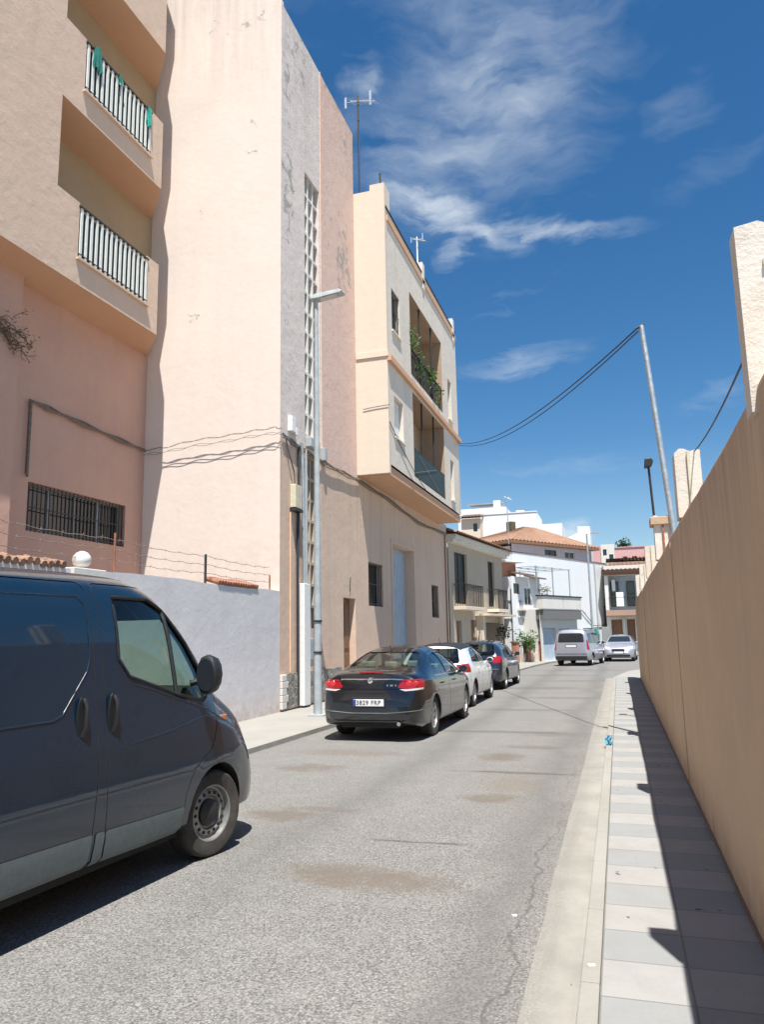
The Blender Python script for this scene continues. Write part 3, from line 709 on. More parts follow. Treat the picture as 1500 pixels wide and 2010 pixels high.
# stone plinth
mb = MB(); mb.box(FL, 15.72, 19.3, .001, .055, .12, .88); mb.build('stone_plinth', M['stone'], A_)
mb = MB()
z = .12; k = 0
while z < .86:
    mb.box(FL, 15.475, 15.72+(.08 if k % 2 else 0), .002, .07, z+.006, min(z+.15, .89)); z += .15; k += 1
mb.build('corner_stones', M['white2'], A_, bevel=.01)
# ground floor door, window, garage, small window
mb = MB(); mb.box(FL, 19.62, 20.6, -.24, -.19, .13, 2.74); dr = mb.build('door', M['wood'], A_)
mb = MB()
for a, b in ((19.72, 20.06), (20.16, 20.5)):
    for c, d in ((.3, 1.2), (1.35, 2.6)): mb.box(FL, a, b, -.192, -.172, c, d)
mb.build('door_panel', M['wood'], dr, bevel=.008); MB().box(FL, 19.67, 19.70, -.19, -.13, 1.1, 1.25).build('handle', M['chrome'], dr)
window(A_, FL, 21.85, 23.35, 2.6, 3.95, .3, bars=9, mull=1)
window(A_, FL, 30.1, 31.35, 2.38, 3.72, .3, bars=7, mull=0)
mb = MB()
g = MB(); g.box(FL, 24.46, 27.29, -.39, -.35, .13, 4.79)
gd = g.build('garage_door', M['bluedoor'], A_)
for k in range(15):
    u = 24.5+k*.186; mb.box(FL, u+.02, u+.16, -.352, -.335, .2, 4.7)
mb.build('door_slats', M['bluedoor'], gd)
MB().box(FL, 24.9, 24.93, -.33, -.29, 1.1, 1.4).build('handle', M['dark'], gd)
mb = MB(); mb.box(FL, 24.30, 24.448, .001, .03, .12, 4.93); mb.box(FL, 27.302, 27.45, .001, .03, .12, 4.93); mb.box(FL, 24.449, 27.301, .001, .03, 4.805, 4.93); mb.build('garage_surround', M['tanA'], A_)
MB().tube([FL(20.1, .02, 2.95), FL(20.1, .04, 3.35)], .012, 5).build('hook', M['dark'], A_)
MB().tube([FL(32.7, .05, .2), FL(32.7, .05, 6.1)], .03, 8).build('drain_pipe', M['wood'], A_)

# service clutter at the corner
o = thing('electric_box', (-7.2, 16.15, 4.9), 'yellowed meter box high on the tan corner wall beside the lattice strip', 'utility box')
MB().box(FL, 16.02, 16.40, .002, .15, 4.72, 5.28).build('box_body', M['yellowbox'], o, bevel=.012); MB().box(FL, 16.0, 16.42, .003, .17, 4.64, 4.70).build('bottom_tray', M['dark'], o)
o = thing('junction_box', (-7.2, 16.0, 6.7), 'small white junction boxes above the cable bundle at the block corner', 'utility box')
MB().box(FL, 15.88, 16.10, .002, .12, 6.55, 6.92).build('box_body', M['whitepaint'], o, bevel=.01); MB().box(FL, 16.16, 16.30, .002, .10, 6.52, 6.70).build('second_box', M['whitepaint'], o, bevel=.01)
o = thing('wall_unit', (-7.1, 17.1, 6.5), 'grey metal bracket box under the tall lattice strip behind the lamp post', 'utility box')
MB().box(FL, 16.95, 17.5, .01, .16, 6.42, 6.66).build('box_body', M['steelpaint'], o, bevel=.01)
MB().box(FL, 17.95, 18.12, .01, .14, 6.28, 6.62).build('second_box', M['steelpaint'], o, bevel=.01)
o = thing('conduit_pipe', (-7.15, 16.6, 0), 'white protective cover and grey conduits running up the corner wall', 'pipe')
MB().box(FL, 16.44, 16.80, .06, .19, .12, 2.95).build('white_cover', M['whitepaint'], o, bevel=.012)
MB().tube([FL(16.37, .05, .15), FL(16.35, .05, 3.4), FL(16.42, .05, 5.2), FL(16.45, .05, 6.3)], .035, 8).build('black_conduit', M['blackcable'], o)
MB().tube([FL(16.62, .11, 2.9), FL(16.6, .1, 4.4), FL(16.56, .09, 6.1), FL(16.5, .09, 6.4)], .04, 8).build('grey_conduit', M['steel'], o)
MB().tube([FL(16.78, .08, 2.9), FL(16.8, .08, 6.3)], .03, 8).build('thin_conduit', M['steelpaint'], o)
MB().tube([FL(15.98, .03, .9), FL(15.98, .03, 4.6)], .018, 6).build('copper_pipe', plain('peach_painted_pipe', (.78, .50, .32), .5), o)
MB().box(FL, 17.1, 17.5, .002, .03, 1.15, 1.65).build('meter_cover', M['steelpaint'], o, bevel=.008)
tag(MB().tube([FL(15.7, .04, 6.3), FL(15.9, .06, 5.9), FL(16.1, .07, 5.6), FL(16.15, .07, 5.3)], .02, 6).build('dangling_cable', M['cable']), 'short loose cables dropping from the corner bundle to the yellowed box', 'cable')
r = random.Random(11)
def bundle(name, pts, n, spread, rad, mat, label):
    mb = MB()
    for k in range(n):
        o1 = Vector((r.uniform(0, spread), r.uniform(-.3, .3)*spread, r.uniform(-1, 1)*spread)); ph = r.uniform(0, 6)
        q = []
        for i in range(len(pts)-1):
            A0, B0 = Vector(pts[i]), Vector(pts[i+1])
            for s in range(8): q.append(A0.lerp(B0, s/8)+o1+Vector((0, 0, .02*sin(ph+(i*8+s)*.9))))
        q.append(Vector(pts[-1])+o1)
        mb.tube(q, rad*r.uniform(.7, 1.2), 5)
    return tag(mb.build(name, mat), label, 'cable')
bundle('cable_bundle', [FL(15.5, .03, 6.36), FL(16.2, .04, 6.30), FL(17.5, .05, 6.22), FL(19, .05, 6.24), FL(20.9, .04, 6.30), FL(24, .03, 6.25), FL(28, .03, 6.0), FL(33, .04, 6.15)], 5, .05, .011, M['cable'], 'thick bundle of dark cables along the street wall under the overhang')
bundle('wall_cable', [FE(-10.85, .12, 6.28), FE(-10.2, .13, 6.30), FE(-9.4, .14, 6.40), FE(-8.6, .14, 6.42), FE(-7.9, .14, 6.47), FE(-7.3, .13, 6.50), FE(-7.15, .10, 6.46)], 2, .012, .0055, M['cable'], 'upper pair of cables crossing the blind cream end wall')
bundle('wall_cable', [FE(-10.85, .12, 6.16), FE(-10.2, .13, 6.18), FE(-9.4, .14, 6.26), FE(-8.6, .14, 6.28), FE(-7.9, .13, 6.34), FE(-7.3, .12, 6.36), FE(-7.15, .10, 6.34)], 2, .02, .005, M['cable'], 'lower sagging cables crossing the blind cream end wall')
FBw = Fr((-10.9, 0, 0), (0, 1), (1, 0))
bundle('conduit_run', [FBw(11.6, .05, 4.9), FBw(11.6, .05, 6.42), FBw(12.5, .05, 6.38), FBw(14, .05, 6.32), FBw(15.38, .06, 6.28)], 3, .04, .022, M['cable'], 'cable run along the shaded salmon wall, turning down near the dry plant')

# ------------------------------------------------------------------ building B: balconied block in shade on the left
B_ = thing('balcony_block', (-11.5, 8, 0), 'pink and ochre block with stacked balconies, standing behind the lilac wall', 'building')
mb = MB()
wall_grid(mb, FBw, -6, 15.47, 0, 8.76, [(11.72, 14.8, 3.84, 4.82, .25)])
mb.build('lower_wall', M['pinkB'], B_)
mb = MB(); wall_grid(mb, FBw, -6, 15.47, 8.76, 21, []); mb.build('upper_wall', M['yellowB'], B_)
MB().box(W0, -18, -11.2, -6, 15.4, 0, 20.9).build('block_core', M['pinkB'], B_)
MB().box(FBw, -6, 11.0, .003, .28, 0, 8.75).build('pier', M['pinkB'], B_)
window(B_, FBw, 11.72, 14.8, 3.84, 4.82, .25, mull=3, bars=26, fw=.045, frame=M['steelpaint'])
FB = Fr((-9.9, 0, 0), (0, 1), (1, 0))
def chamfer(mb, z0, z1, t=.13):
    a = Vector((-9.9, 14.36, z0)); b = Vector((-10.9, 15.45, z0)); d = (b-a).normalized(); n = Vector((d.y, -d.x, 0))
    if n.x > 0: n = -n
    mb.prism([a, b, b+n*t, a+n*t], (0, 0, z1-z0))
mb = MB()
mb.box(FB, -6, 10.95, -.14, 0, 8.75, 21)
for z0, zt, ra, rb, zr in ((8.75, 10.5, 11.6, 13.9, 9.25), (12.48, 14.23, 11.56, 13.85, 12.97)):
    mb.box(FB, 10.95, ra, -.14, 0, z0, zt); mb.box(FB, ra, rb, -.14, 0, z0, zr); mb.box(FB, rb, 14.36, -.14, 0, z0, zt+.01)
    chamfer(mb, z0, zt+.01)
mb.box(FB, 10.95, 14.36, -.14, 0, 16.2, 18.0); chamfer(mb, 16.2, 18.0)
mb.build('parapet', M['tanB'], B_, weld=False)
mb = MB()
for z0 in (8.742, 12.472, 16.192):
    mb.prism([(-10.9, -6, z0), (-9.903, -6, z0), (-9.903, 14.355, z0), (-10.9, 15.44, z0)], (0, 0, .2))
mb.prism([(-11.2, -6, 20.0), (-9.9, -6, 20), (-9.9, 14.36, 20), (-11.2, 15.4, 20)], (0, 0, .9))
mb.build('balcony_slab', M['soffit'], B_)
for z0, z1, ra, rb in ((9.25, 10.42, 11.6, 13.9), (12.97, 14.16, 11.56, 13.85)):
    mb = MB(); n = 15
    for k in range(n):
        u = ra+.05+(rb-ra-.1)*k/(n-1); mb.box(FB, u-.03, u+.03, .005, .03, z0+.09, z1-.03)
    rl = mb.build('railing_bars', M['slat'], B_)
    q = MB(); q.box(FB, ra-.02, rb+.02, -.01, .04, z1-.03, z1+.015); q.box(FB, ra, rb, .002, .034, z0+.13, z0+.15); q.build('top_rail', M['dark'], rl)
    q = MB(); q.box(FB, ra+.01, rb-.01, -.03, -.02, z0+.05, z1-.08); q.build('dark_gap_sheet', plain('dark_teal_gap', (.045, .06, .06), .8), rl)  # added dark sheet standing for the dark balcony interior behind the bars
    q = MB(); q.box(FB, ra-.05, rb+.05, -.139, .075, z0+.003, z0+.045); q.build('ledge', M['tanB'], rl)
# dark shutters seen through the railings
for z0 in (8.96, 12.69): MB().box(FBw, 11.6, 13.7, .003, .04, z0, z0+2.1).build('balcony_door', M['greyshutter'], B_)
for i, (u, z0, z1, w_, lab) in enumerate(((11.85, 13.7, 14.25, .34, 'large green cloth hanging at the near end of the upper balcony rail'), (12.62, 13.95, 14.2, .2, 'small green cloth in the middle of the upper balcony rail'), (13.72, 13.72, 14.2, .26, 'turquoise cloth at the far end of the upper balcony rail'))):
    mb = MB(); n = 7; m_ = 6; r = random.Random(i); G = {}
    for a in range(n+1):
        for b in range(m_+1):
            f = b/m_; wob = (.6+.4*f)
            G[a, b] = FB(u-w_/2*wob+w_*wob*a/n, .05+.03*sin(a*2.2+i)*f+.02*r.random(), z1-(z1-z0)*f*(1+.15*sin(a*1.7+i*2)))
    for a in range(n):
        for b in range(m_): mb.quad(G[a, b], G[a+1, b], G[a+1, b+1], G[a, b+1])
    for a in range(n): mb.quad(G[a, 0], G[a+1, 0], G[a+1, 0]+Vector((-.1, 0, -.25)), G[a, 0]+Vector((-.1, 0, -.25)))
    tag(mb.build('hanging_cloth', M['teal'] if i == 2 else M['green'], smooth=80), lab, 'cloth', 'cloths on the upper balcony rail')
mb = MB(); r = random.Random(4)
for k in range(13):
    p0 = FBw(10.35, .3, 7.55); q = [p0]
    for s in range(6): q.append(q[-1]+Vector((r.uniform(-.05, .12), r.uniform(.02, .19), r.uniform(-.22, .12))))
    mb.tube(q, .008, 4, 0)
    for s in q[1:]: leaves(mb, s, .10, 4, .03, 1, 1, r, 0)
o = mb.build('climbing_plant', [M['bark'], M['leafdry']]); tag(o, 'dry sparse climber hanging on the shaded salmon wall', 'plant')

# ------------------------------------------------------------------ building C: projecting upper floors
C_ = thing('overhanging_house', (-9, 26, 6.4), 'pale upper floors jutting over the street, with two stacked balconies and a ledge', 'building')
FC = Fr((-6.2, 0, 0), (0, 1), (1, 0))
HC = [(21.5, 22.42, 11.2, 12.62, .25), (23.75, 28.7, 10.5, 13.5, 1.0, 1), (29.75, 30.45, 10.6, 12.35, .25), (21.55, 22.6, 7.75, 9.07, .25), (23.85, 28.7, 6.95, 9.9, 1.0, 1), (29.8, 30.45, 7.15, 8.85, .25)]
mb = MB()
wall_grid(mb, FC, 21.073, 31.7, 6.76, 15.1, HC, mfun=lambda u, z: 0)
for h in (HC[1], HC[4]):
    mb.quad(FC(h[0], -1.0, h[2]), FC(h[1], -1.0, h[2]), FC(h[1], -1.0, h[3]), FC(h[0], -1.0, h[3]), 1)
mb.build('front_wall', [M['frontC'], M['recess']], C_)
FCe = Fr((0, 20.92, 0), (1, 0), (0, -1))
mb = MB(); mb.box(FCe, -15.5, -6.2, -.15, 0, 6.48, 15.12)
mb.box(FCe, -7.3, -6.68, -.6, 0, 15.12, 15.72); mb.box(FCe, -6.68, -6.2, -.6, 0, 15.12, 15.92)
mb.build('end_wall', M['creamC'], C_)
MB().box(FCe, -7.2, -6.16, .001, .04, 10.12, 10.3).build('end_ledge', M['creamC'], C_)
mb = MB(); mb.box(W0, -15.5, -7.25, 21.07, 31.68, 6.5, 15.05); mb.box(W0, -15.4, -6.26, 31.5, 31.69, 6.5, 15.0); mb.build('core_wall', M['creamC'], C_)
mb = MB(); mb.box(FC, 21.071, 31.68, -1.2, -.04, 6.45, 6.72); mb.box(FC, 21.08, 31.3, -1.0, -.02, 10.0, 10.2); mb.box(FC, 21.09, 31.67, -1.03, -.02, 14.8, 15.05); mb.build('floor_slab', M['soffit'], C_)
mb = MB(); mb.box(FC, 20.90, 31.75, .003, .13, 9.98, 10.16); mb.build('ledge', M['soffit'], C_)
mb = MB(); mb.box(FC, 21.0, 31.7, -.3, .03, 15.1, 15.17); mb.build('parapet_coping', M['dark'], C_)
mb = MB(); mb.box(FC, 21.1, 31.65, .002, .05, 14.72, 14.9); mb.build('cornice', M['soffit'], C_)
for u in (25.8, 31.2):
    MB().box(FC, u-.16, u+.16, -.2, .05, 14.5, 15.55).build('parapet_stub', M['white2'], C_, bevel=.01)
window(C_, FC, 21.5, 22.42, 11.2, 12.62, .25, mull=0, rails=1, bars=6, pane=M['paneblue'], sill=M['frontC'])
window(C_, FC, 29.75, 30.45, 10.6, 12.35, .25, mull=0, rails=1, pane=M['paneblue'], sill=M['frontC'])
wn = window(C_, FC, 21.55, 22.6, 7.75, 9.07, .25, frame=M['whitepaint'], pane=M['paneblue'], mull=0, rails=1, sill=M['frontC'])
mb = MB()
for k in range(14): mb.box(FC, 21.6, 22.55, -.17, -.14, 8.0+k*.075, 8.065+k*.075)
mb.build('roller_blind', M['whitepaint'], wn)
window(C_, FC, 29.8, 30.45, 7.15, 8.85, .25, frame=M['whitepaint'], mull=0, rails=1, sill=M['frontC'])
for z0, z1 in ((10.5, 13.5), (6.95, 9.9)):
    for u in (25.3, 27.1): MB().tube([FC(u, -.06, z0), FC(u, -.06, z1)], .035, 8).build('balcony_post', M['dark'], C_)
    for (a, b) in ((24.2, 25.0), (26.0, 27.0)):
        mb = MB(); mb.box(FC, a, b, -.98, -.93, z0+.02, z0+2.2); mb.build('balcony_door', M['wood'], C_)
railing(C_, FC, 23.78, 28.67, -.04, 10.53, 11.5, .13)
rl = railing(C_, FC, 23.88, 28.67, -.04, 6.98, 7.95, .13)
mb = MB(); mb.box(FC, 23.9, 28.65, -.028, -.02, 7.0, 7.93); mb.build('privacy_screen', plain('dark_green_screen', (.03, .05, .055), .7), rl)
mb = MB()
mb.tube([FC(24.0, -.005, 7.1), FC(27.2, -.005, 7.85)], .004, 4); mb.tube([FC(24.6, -.005, 7.8), FC(27.6, -.005, 7.05)], .004, 4)
mb.build('cross_wire', M['steel'], rl)
r = random.Random(21)
for i, (u, z, rr, n, lab) in enumerate(((24.0, 12.0, .42, 260, 'leafy tall potted shrub at the near corner of the upper balcony'), (25.1, 11.3, .38, 200, 'green plant spilling over the upper balcony rail, second from the near corner'), (26.6, 11.2, .42, 240, 'bushy trailing plant in the middle of the upper balcony rail'), (27.7, 11.0, .3, 130, 'small plant at the far end of the upper balcony rail'))):
    mb = MB()
    for k in range(5): leaves(mb, FC(u+r.uniform(-.3, .3), -.1+r.uniform(-.1, .12), z+r.uniform(-.35, .4)), rr*r.uniform(.5, .9), n//5, .07, 1.1, 1, r, 0)
    for k in range(7): mb.tube([FC(u, -.2, 10.75), FC(u+r.uniform(-.2, .2), -.1, z-.1), FC(u+r.uniform(-.3, .3), -.05, z+r.uniform(0, .4))], .01, 4)
    p = thing('balcony_plant', FC(u, -.2, 10.5), lab, 'plant', 'plants on the upper balcony')
    mb.build('foliage', [M['bark'], M['leaf']], p)
    q = MB(); q.lathe([(.001, 10.51), (.10, 10.51), (.15, 10.78), (.135, 10.78), (.12, 10.75), (.001, 10.75)], (FC(u, -.25, 0).x, FC(u, -.25, 0).y, 0), seg=14); q.build('plant_pot', M['wood'], p)

# ------------------------------------------------------------------ antennas
def antenna(loc, h, label, mat, head=1.0, base=.0):
    o = thing('tv_antenna', loc, label, 'antenna', 'roof antennas')
    x, y, z = loc
    MB().tube([(x, y, z), (x, y, z+h)], .028, 6).build('mast', mat, o)
    mb = MB(); top = Vector((x, y, z+h-.15*head)); d = Vector((.75, -.35, -.45)).normalized()
    a = top-d*.35*head; b = top+d*.75*head; mb.tube([a, b], .014, 4)
    sd = Vector((.35, .9, 0)).normalized()
    for k in range(9):
        p = a.lerp(b, k/8); w_ = .22*head*(1-.05*k); mb.tube([p-sd*w_, p+sd*w_], .008, 4)
    mb.build('boom', M['steel'], o)
    mb = MB(); sx_ = Vector((.9, .1, 0))
    mb.tube([top-sx_*.38*head, top+sx_*.38*head], .01, 4)
    mb.build('cross_bar', M['steel'], o)
    for s in (-1, 1):
        mb = MB(); p = top+sx_*.4*head*s; mb.box(Fr(p, (1, 0), (0, 1)), -.03*head, .03*head, -.02, .02, -.16*head, .16*head+.12*(s > 0)); mb.build('reflector', M['steel'], o)
    return o
antenna((-7.05, 21.0, 15.1), 4.15, 'tall dark antenna mast with a drooping boom beside the tall block roof', M['dark'], 1.15)
antenna((-6.42, 26.0, 15.05), 1.75, 'small pale antenna rising over the dark coping of the overhanging house', M['whitepaint'], .62)
o = tag(MB().tube([(-6.35, 21.05, 15.9), (-6.36, 21.05, 16.35)], .03, 6).build('pipe_stub', M['dark']), 'short dark pipe standing on the pale corner parapet', 'pipe')

# ------------------------------------------------------------------ street lamp, poles, wires
o = thing('street_lamp', (-6.08, 14.9, .075), 'tall tapering grey street lamp beside the black sedan', 'street lamp', 'street lamps')
mb = MB(); mb.tube([(-6.08, 14.9, .075), (-6.08, 14.9, 3.2)], .085, 14, r2=.075); mb.tube([(-6.08, 14.9, 3.2), (-6.08, 14.9, 9.25)], .073, 14, r2=.045); mb.build('pole', M['steelpaint'], o, smooth=50)
MB().box(Fr((-6.08, 14.9, 0), (1, 0), (0, 1)), -.17, .17, -.17, .17, .076, .105).build('base_plate', M['steelpaint'], o)
mb = MB(); 
for z in (1.35, 2.0): mb.lathe([(.07, z), (.094, z), (.094, z+.04), (.07, z+.04)], (-6.08, 14.9, 0), seg=14)
mb.build('collar', M['dark'], o)
mb = MB(); mb.prism([(-6.20, 14.9-.13, 9.24), (-6.02, 14.9-.13, 9.24), (-5.48, 14.9-.12, 9.31), (-5.42, 14.9-.1, 9.34), (-5.5, 14.9-.1, 9.40), (-6.1, 14.9-.1, 9.36)], (0, .26, 0)); mb.build('lamp_head', M['steelpaint'], o, bevel=.012)
mb = MB(); mb.prism([(-5.96, 14.81, 9.236), (-5.56, 14.81, 9.288), (-5.56, 14.99, 9.288), (-5.96, 14.99, 9.236)], (0, 0, .006)); mb.build('lamp_glass', M['clearlens'], o)

def fine_lamp(loc, h, label, arm=.9):
    o = thing('street_lamp', loc, label, 'street lamp', 'street lamps'); x, y, z = loc
    MB().tube([(x, y, z), (x, y, z+h)], .08, 8, r2=.045).build('pole', M['steel'], o)
    mb = MB(); mb.tube([(x, y, z+h-.02), (x+arm*.4, y, z+h+.03)], .03, 6); mb.prism([(x+arm*.3, y-.12, z+h-.03), (x+arm, y-.1, z+h), (x+arm, y-.1, z+h+.07), (x+arm*.3, y-.12, z+h+.06)], (0, .24, 0)); mb.build('lamp_head', M['steel'], o)
fine_lamp((-1.42, 45.2, .0), 7.35, 'slim distant street lamp in front of the big white gable wall', .7)
o = thing('utility_pole', (.98, 13.8, 2.3), 'leaning grey steel pole on the brown wall carrying the cables across the street', 'utility pole')
base = Vector((.93, 11.8, 2.5)); top = Vector((.665, 12.0, 6.47))
MB().tube([base, top], .05, 10, r2=.038).build('pole', M['steel'], o, smooth=50)
MB().tube([top+Vector((-.09, 0, -.04)), top+Vector((.04, 0, .02))], .02, 6).build('pole_hook', M['dark'], o)
o = thing('lantern_post', (.80, 14.5, 2.8), 'thin post with a small dark floodlight behind the brown wall', 'lamp post')
MB().tube([(.80, 14.5, 2.6), (.73, 14.45, 4.72)], .022, 8).build('post', M['dark'], o)
mb = MB(); mb.prism([(.65, 14.36, 4.66), (.78, 14.36, 4.68), (.82, 14.36, 4.78), (.78, 14.36, 4.85), (.67, 14.36, 4.84)], (0, .14, 0)); mb.build('lantern_head', M['black'], o, bevel=.02)
def wire(name, a, b, sag, r_, label, n=24, m=None):
    a, b = Vector(a), Vector(b); pts = [a.lerp(b, i/n)+Vector((0, 0, -sag*4*(i/n)*(1-i/n))) for i in range(n+1)]
    return tag(MB().tube(pts, r_, 5).build(name, m or M['blackcable']), label, 'cable')
wire('overhead_cable', top+Vector((-.05, 0, -.02)), (-6.17, 31.6, 9.95), .55, .012, 'upper of two dark cables spanning from the steel pole to the overhanging house')
wire('overhead_cable', top+Vector((-.05, 0, -.08)), (-6.17, 31.6, 9.88), .62, .011, 'lower of two dark cables spanning from the steel pole to the overhanging house')
wire('overhead_cable', (.80, 7.6, 3.38), (.68, 3.6, 3.02), .06, .006, 'thin wire running behind the brown wall between the first two white pillars')
wire('facade_cable', (-6.18, 20.95, 8.05), (-6.12, 25.0, 6.7), .12, .012, 'thin cable dropping across the pale front of the overhanging house')
wire('facade_cable', FE(-7.0, -5.42, 8.5), FE(-6.15, -5.42, 8.56), -.01, .010, 'thin cable crossing the narrow pale end wall of the overhanging house')
# ------------------------------------------------------------------ house D: two storeys with balconies and tiled eaves
D_ = thing('balcony_house', (-8, 37, 0), 'beige two-storey house with tiled eaves and small iron balconies beyond the overhanging house', 'house')
FD = Fr((-7.2, 33.35, 0), (1.0, 7.9))
HD = [(.85, 2.7, 3.08, 5.5, .2), (6.3, 7.45, 3.08, 5.5, .2), (.86, 1.6, .12, 2.3, .2), (3.0, 3.9, .12, 2.35, .2), (5.1, 8.0, .12, 2.25, 1.0)]
mb = MB(); wall_grid(mb, FD, 0, 9.05, 0, 6.0, HD, mfun=lambda u, z: 0)
mb.box(FD, .0, 9.0, -7, -1.02, 0, 5.95); mb.box(FD, 9.0, 9.05, -7, -.001, 0, 5.98)
mb.build('wall', M['dstone'], D_)
for q_ in ((5.0, 5.1, .12, 2.55), (8.0, 8.15, .12, 2.55), (3.95, 4.15, .35, 2.56)): MB().box(FD, q_[0], q_[1], .002, q_[2], .12, q_[3]).build('porch_pillar', M['creamC'], D_)
MB().box(FD, -.05, 9.3, -.1, .42, 5.98, 6.2).box(FD, -.05, 9.25, -.1, .28, 5.84, 5.978).build('cornice', M['white2'], D_)
tiled_roof(FD, -.1, 9.4, .5, 6.22, -4, 7.7, .3, parent=D_)
for k in (0, 1):
    h = HD[k]; wd = window(D_, FD, *h[:4], .2, frame=M['dark'], pane=M['black'], mull=1, rails=1)
for h in (HD[2], HD[3]):
    MB().box(FD, h[0]+.02, h[1]-.02, -.19, -.14, .13, h[3]-.02).build('door', M['wood'], D_)
MB().box(FD, 5.2, 7.9, -.99, -.93, .13, 2.2).build('garage_door', M['greyshutter'], D_)
for a, b in ((.45, 3.4), (5.9, 7.9)):
    MB().box(FD, a, b, .002, .62, 2.78, 2.94).build('balcony_slab', M['creamC'], D_, bevel=.01)
    railing(D_, FD, a+.05, b-.05, .58, 2.95, 3.95, .12, sides=.55)
MB().box(FD, 3.7, 8.7, .002, .8, 2.56, 2.66).build('porch_canopy', M['creamC'], D_)
r = random.Random(8)
mb = MB()
for k in range(4): leaves(mb, FD(7.6+r.uniform(-.2, .2), .35, 1.6+r.uniform(-.3, .3)), .4, 60, .07, 1, 0, r, 0)
mb.tube([FD(7.6, .35, .12), FD(7.6, .35, 1.5)], .03, 6, 1)
p = tag(mb.build('potted_bush', [M['leafdark'], M['bark']]), 'dark round bush against the porch of the beige two-storey house', 'plant')
antenna((-5.9, 44.6, 6.9), 2.9, 'thin mast with a white head rising behind the tiled eaves of the beige house', M['steel'], .5)

# ------------------------------------------------------------------ E: brick-red sliver
E_ = thing('brick_house', (-6.4, 44, 0), 'narrow brick red house front squeezed between the beige and the white house', 'house')
FEe = Fr((-6.35, 43.1, 0), (.62, .78))
mb = MB(); wall_grid(mb, FEe, 0, 1.35, 0, 5.7, [(.1, .8, 3.1, 4.5, .15), (.2, 1.2, .12, 2.3, .3)]); mb.box(FEe, 0, 1.35, -4, -.35, 0, 5.68); mb.build('wall', M['brickred'], E_)
window(E_, FEe, .1, .8, 3.1, 4.5, .15, mull=0, rails=1)
MB().box(FEe, .2, 1.2, -.29, -.24, .12, 2.28).build('door', M['wood'], E_)
MB().box(FEe, -.2, 1.7, -.2, .5, 5.72, 5.84).build('canopy', M['white'], E_)
MB().box(FEe, -.1, 1.5, .002, .4, 2.5, 2.66).build('balcony_slab', M['white2'], E_)
railing(E_, FEe, .0, 1.4, .36, 2.67, 3.5, .12)

# ------------------------------------------------------------------ G, H, I: white houses along the bend
DI = (5.33, 12.2)
G_ = thing('white_house', (-6, 45, 0), 'narrow white house with brown awning strips and a horizontal band, behind the potted bush', 'house')
FG = Fr((-5.7, 43.0, 0), DI)
mb = MB(); wall_grid(mb, FG, .05, 3.35, 0, 4.9, [(.3, .95, 3.9, 4.5, .12), (1.5, 2.3, 3.3, 4.3, .12), (1.4, 2.3, .12, 2.1, .2)]); mb.box(FG, .05, 3.34, -4, -.21, 0, 4.88); mb.build('wall', M['white'], G_)
window(G_, FG, .3, .95, 3.9, 4.5, .12, mull=0, frame=M['wood']); window(G_, FG, 1.5, 2.3, 3.3, 4.3, .12, mull=1, frame=M['whitepaint'])
MB().box(FG, 1.42, 2.28, -.19, -.14, .13, 2.08).build('door', M['greyshutter'], G_)
MB().box(FG, .6, 3.5, .002, .25, 2.95, 3.08).box(FG, .6, 3.5, .002, .12, 2.55, 2.65).build('band', M['white2'], G_)
for k, (a, b, z) in enumerate(((.4, 1.9, 5.1), (2.0, 3.3, 4.95))):
    q = MB(); q.prism([FG(a, .5, z-.16), FG(a, -.3, z+.04), FG(b, -.3, z+.04), FG(b, .5, z-.16)], (0, 0, .08)); q.build('awning', plain('brown_awning', (.16, .12, .10), .8), G_)
mb = MB(); r = random.Random(31)
for k in range(5): leaves(mb, FG(3.3+r.uniform(-.3, .3), .3, 4.3+r.uniform(-.35, .35)), .35, 40, .06, 1, 0, r, 0)
tag(mb.build('terrace_plant', M['leafdry']), 'greyish leafy plant on the white house terrace beside the metal pergola', 'plant')

H_ = thing('garage_house', (-3.6, 45, 0), 'low off-white house with a grey garage door and a terrace under a thin metal frame', 'house')
FH = Fr((-4.3, 43.5, 0), DI)
mb = MB(); wall_grid(mb, FH, .15, 4.75, 0, 3.0, [(.46, 2.1, .1, 1.93, .25), (3.1, 3.9, .9, 1.8, .2)]); mb.box(FH, .16, 4.74, -3.5, -.26, 0, 2.99); mb.build('wall', M['white2'], H_)
MB().box(FH, .2, 4.9, -.3, .25, 2.42, 2.98).build('shop_shutter_box', M['boxgrey'], H_)
MB().box(FH, .1, 2.55, -.1, .28, 3.02, 3.72).box(FH, 2.62, 4.9, -.1, .28, 3.02, 3.72).build('terrace_parapet', M['white2'], H_)
MB().box(FH, .05, 4.95, -.14, .33, 3.73, 3.80).build('parapet_coping', M['dark'], H_)
g = MB(); g.box(FH, .48, 2.08, -.24, -.18, .11, 1.91); gd = g.build('garage_door', M['bluedoor'], H_)
window(H_, FH, 3.1, 3.9, .9, 1.8, .2, mull=1)
pg = thing('metal_pergola', FH(2, 0, 3.8), 'thin grey metal pergola frame over the terrace of the garage house', 'pergola')
mb = MB()
pts = [(0.0, 0), (1.95, 0), (4.05, 0), (0.0, -2.2), (1.95, -2.2), (4.05, -2.2)]
for u, n in pts: mb.box(FH, u-.025, u+.025, n-.025, n+.025, 3.80, 5.39)
mb.build('post', M['steel'], pg)
mb = MB()
for n in (0, -1.1, -2.2): mb.box(FH, -.1, 4.15, n-.02, n+.02, 5.392, 5.43)
for u in (0, 1.0, 1.95, 3.0, 4.05): mb.box(FH, u-.02, u+.02, -2.25, .05, 5.432, 5.46)
mb.build('beam', M['steel'], pg)
I_ = thing('gable_house', (-3, 53, 0), 'large blank white side wall sloping away behind the parked silver people carrier', 'house')
FI = Fr((-5.9, 46, 0), DI)
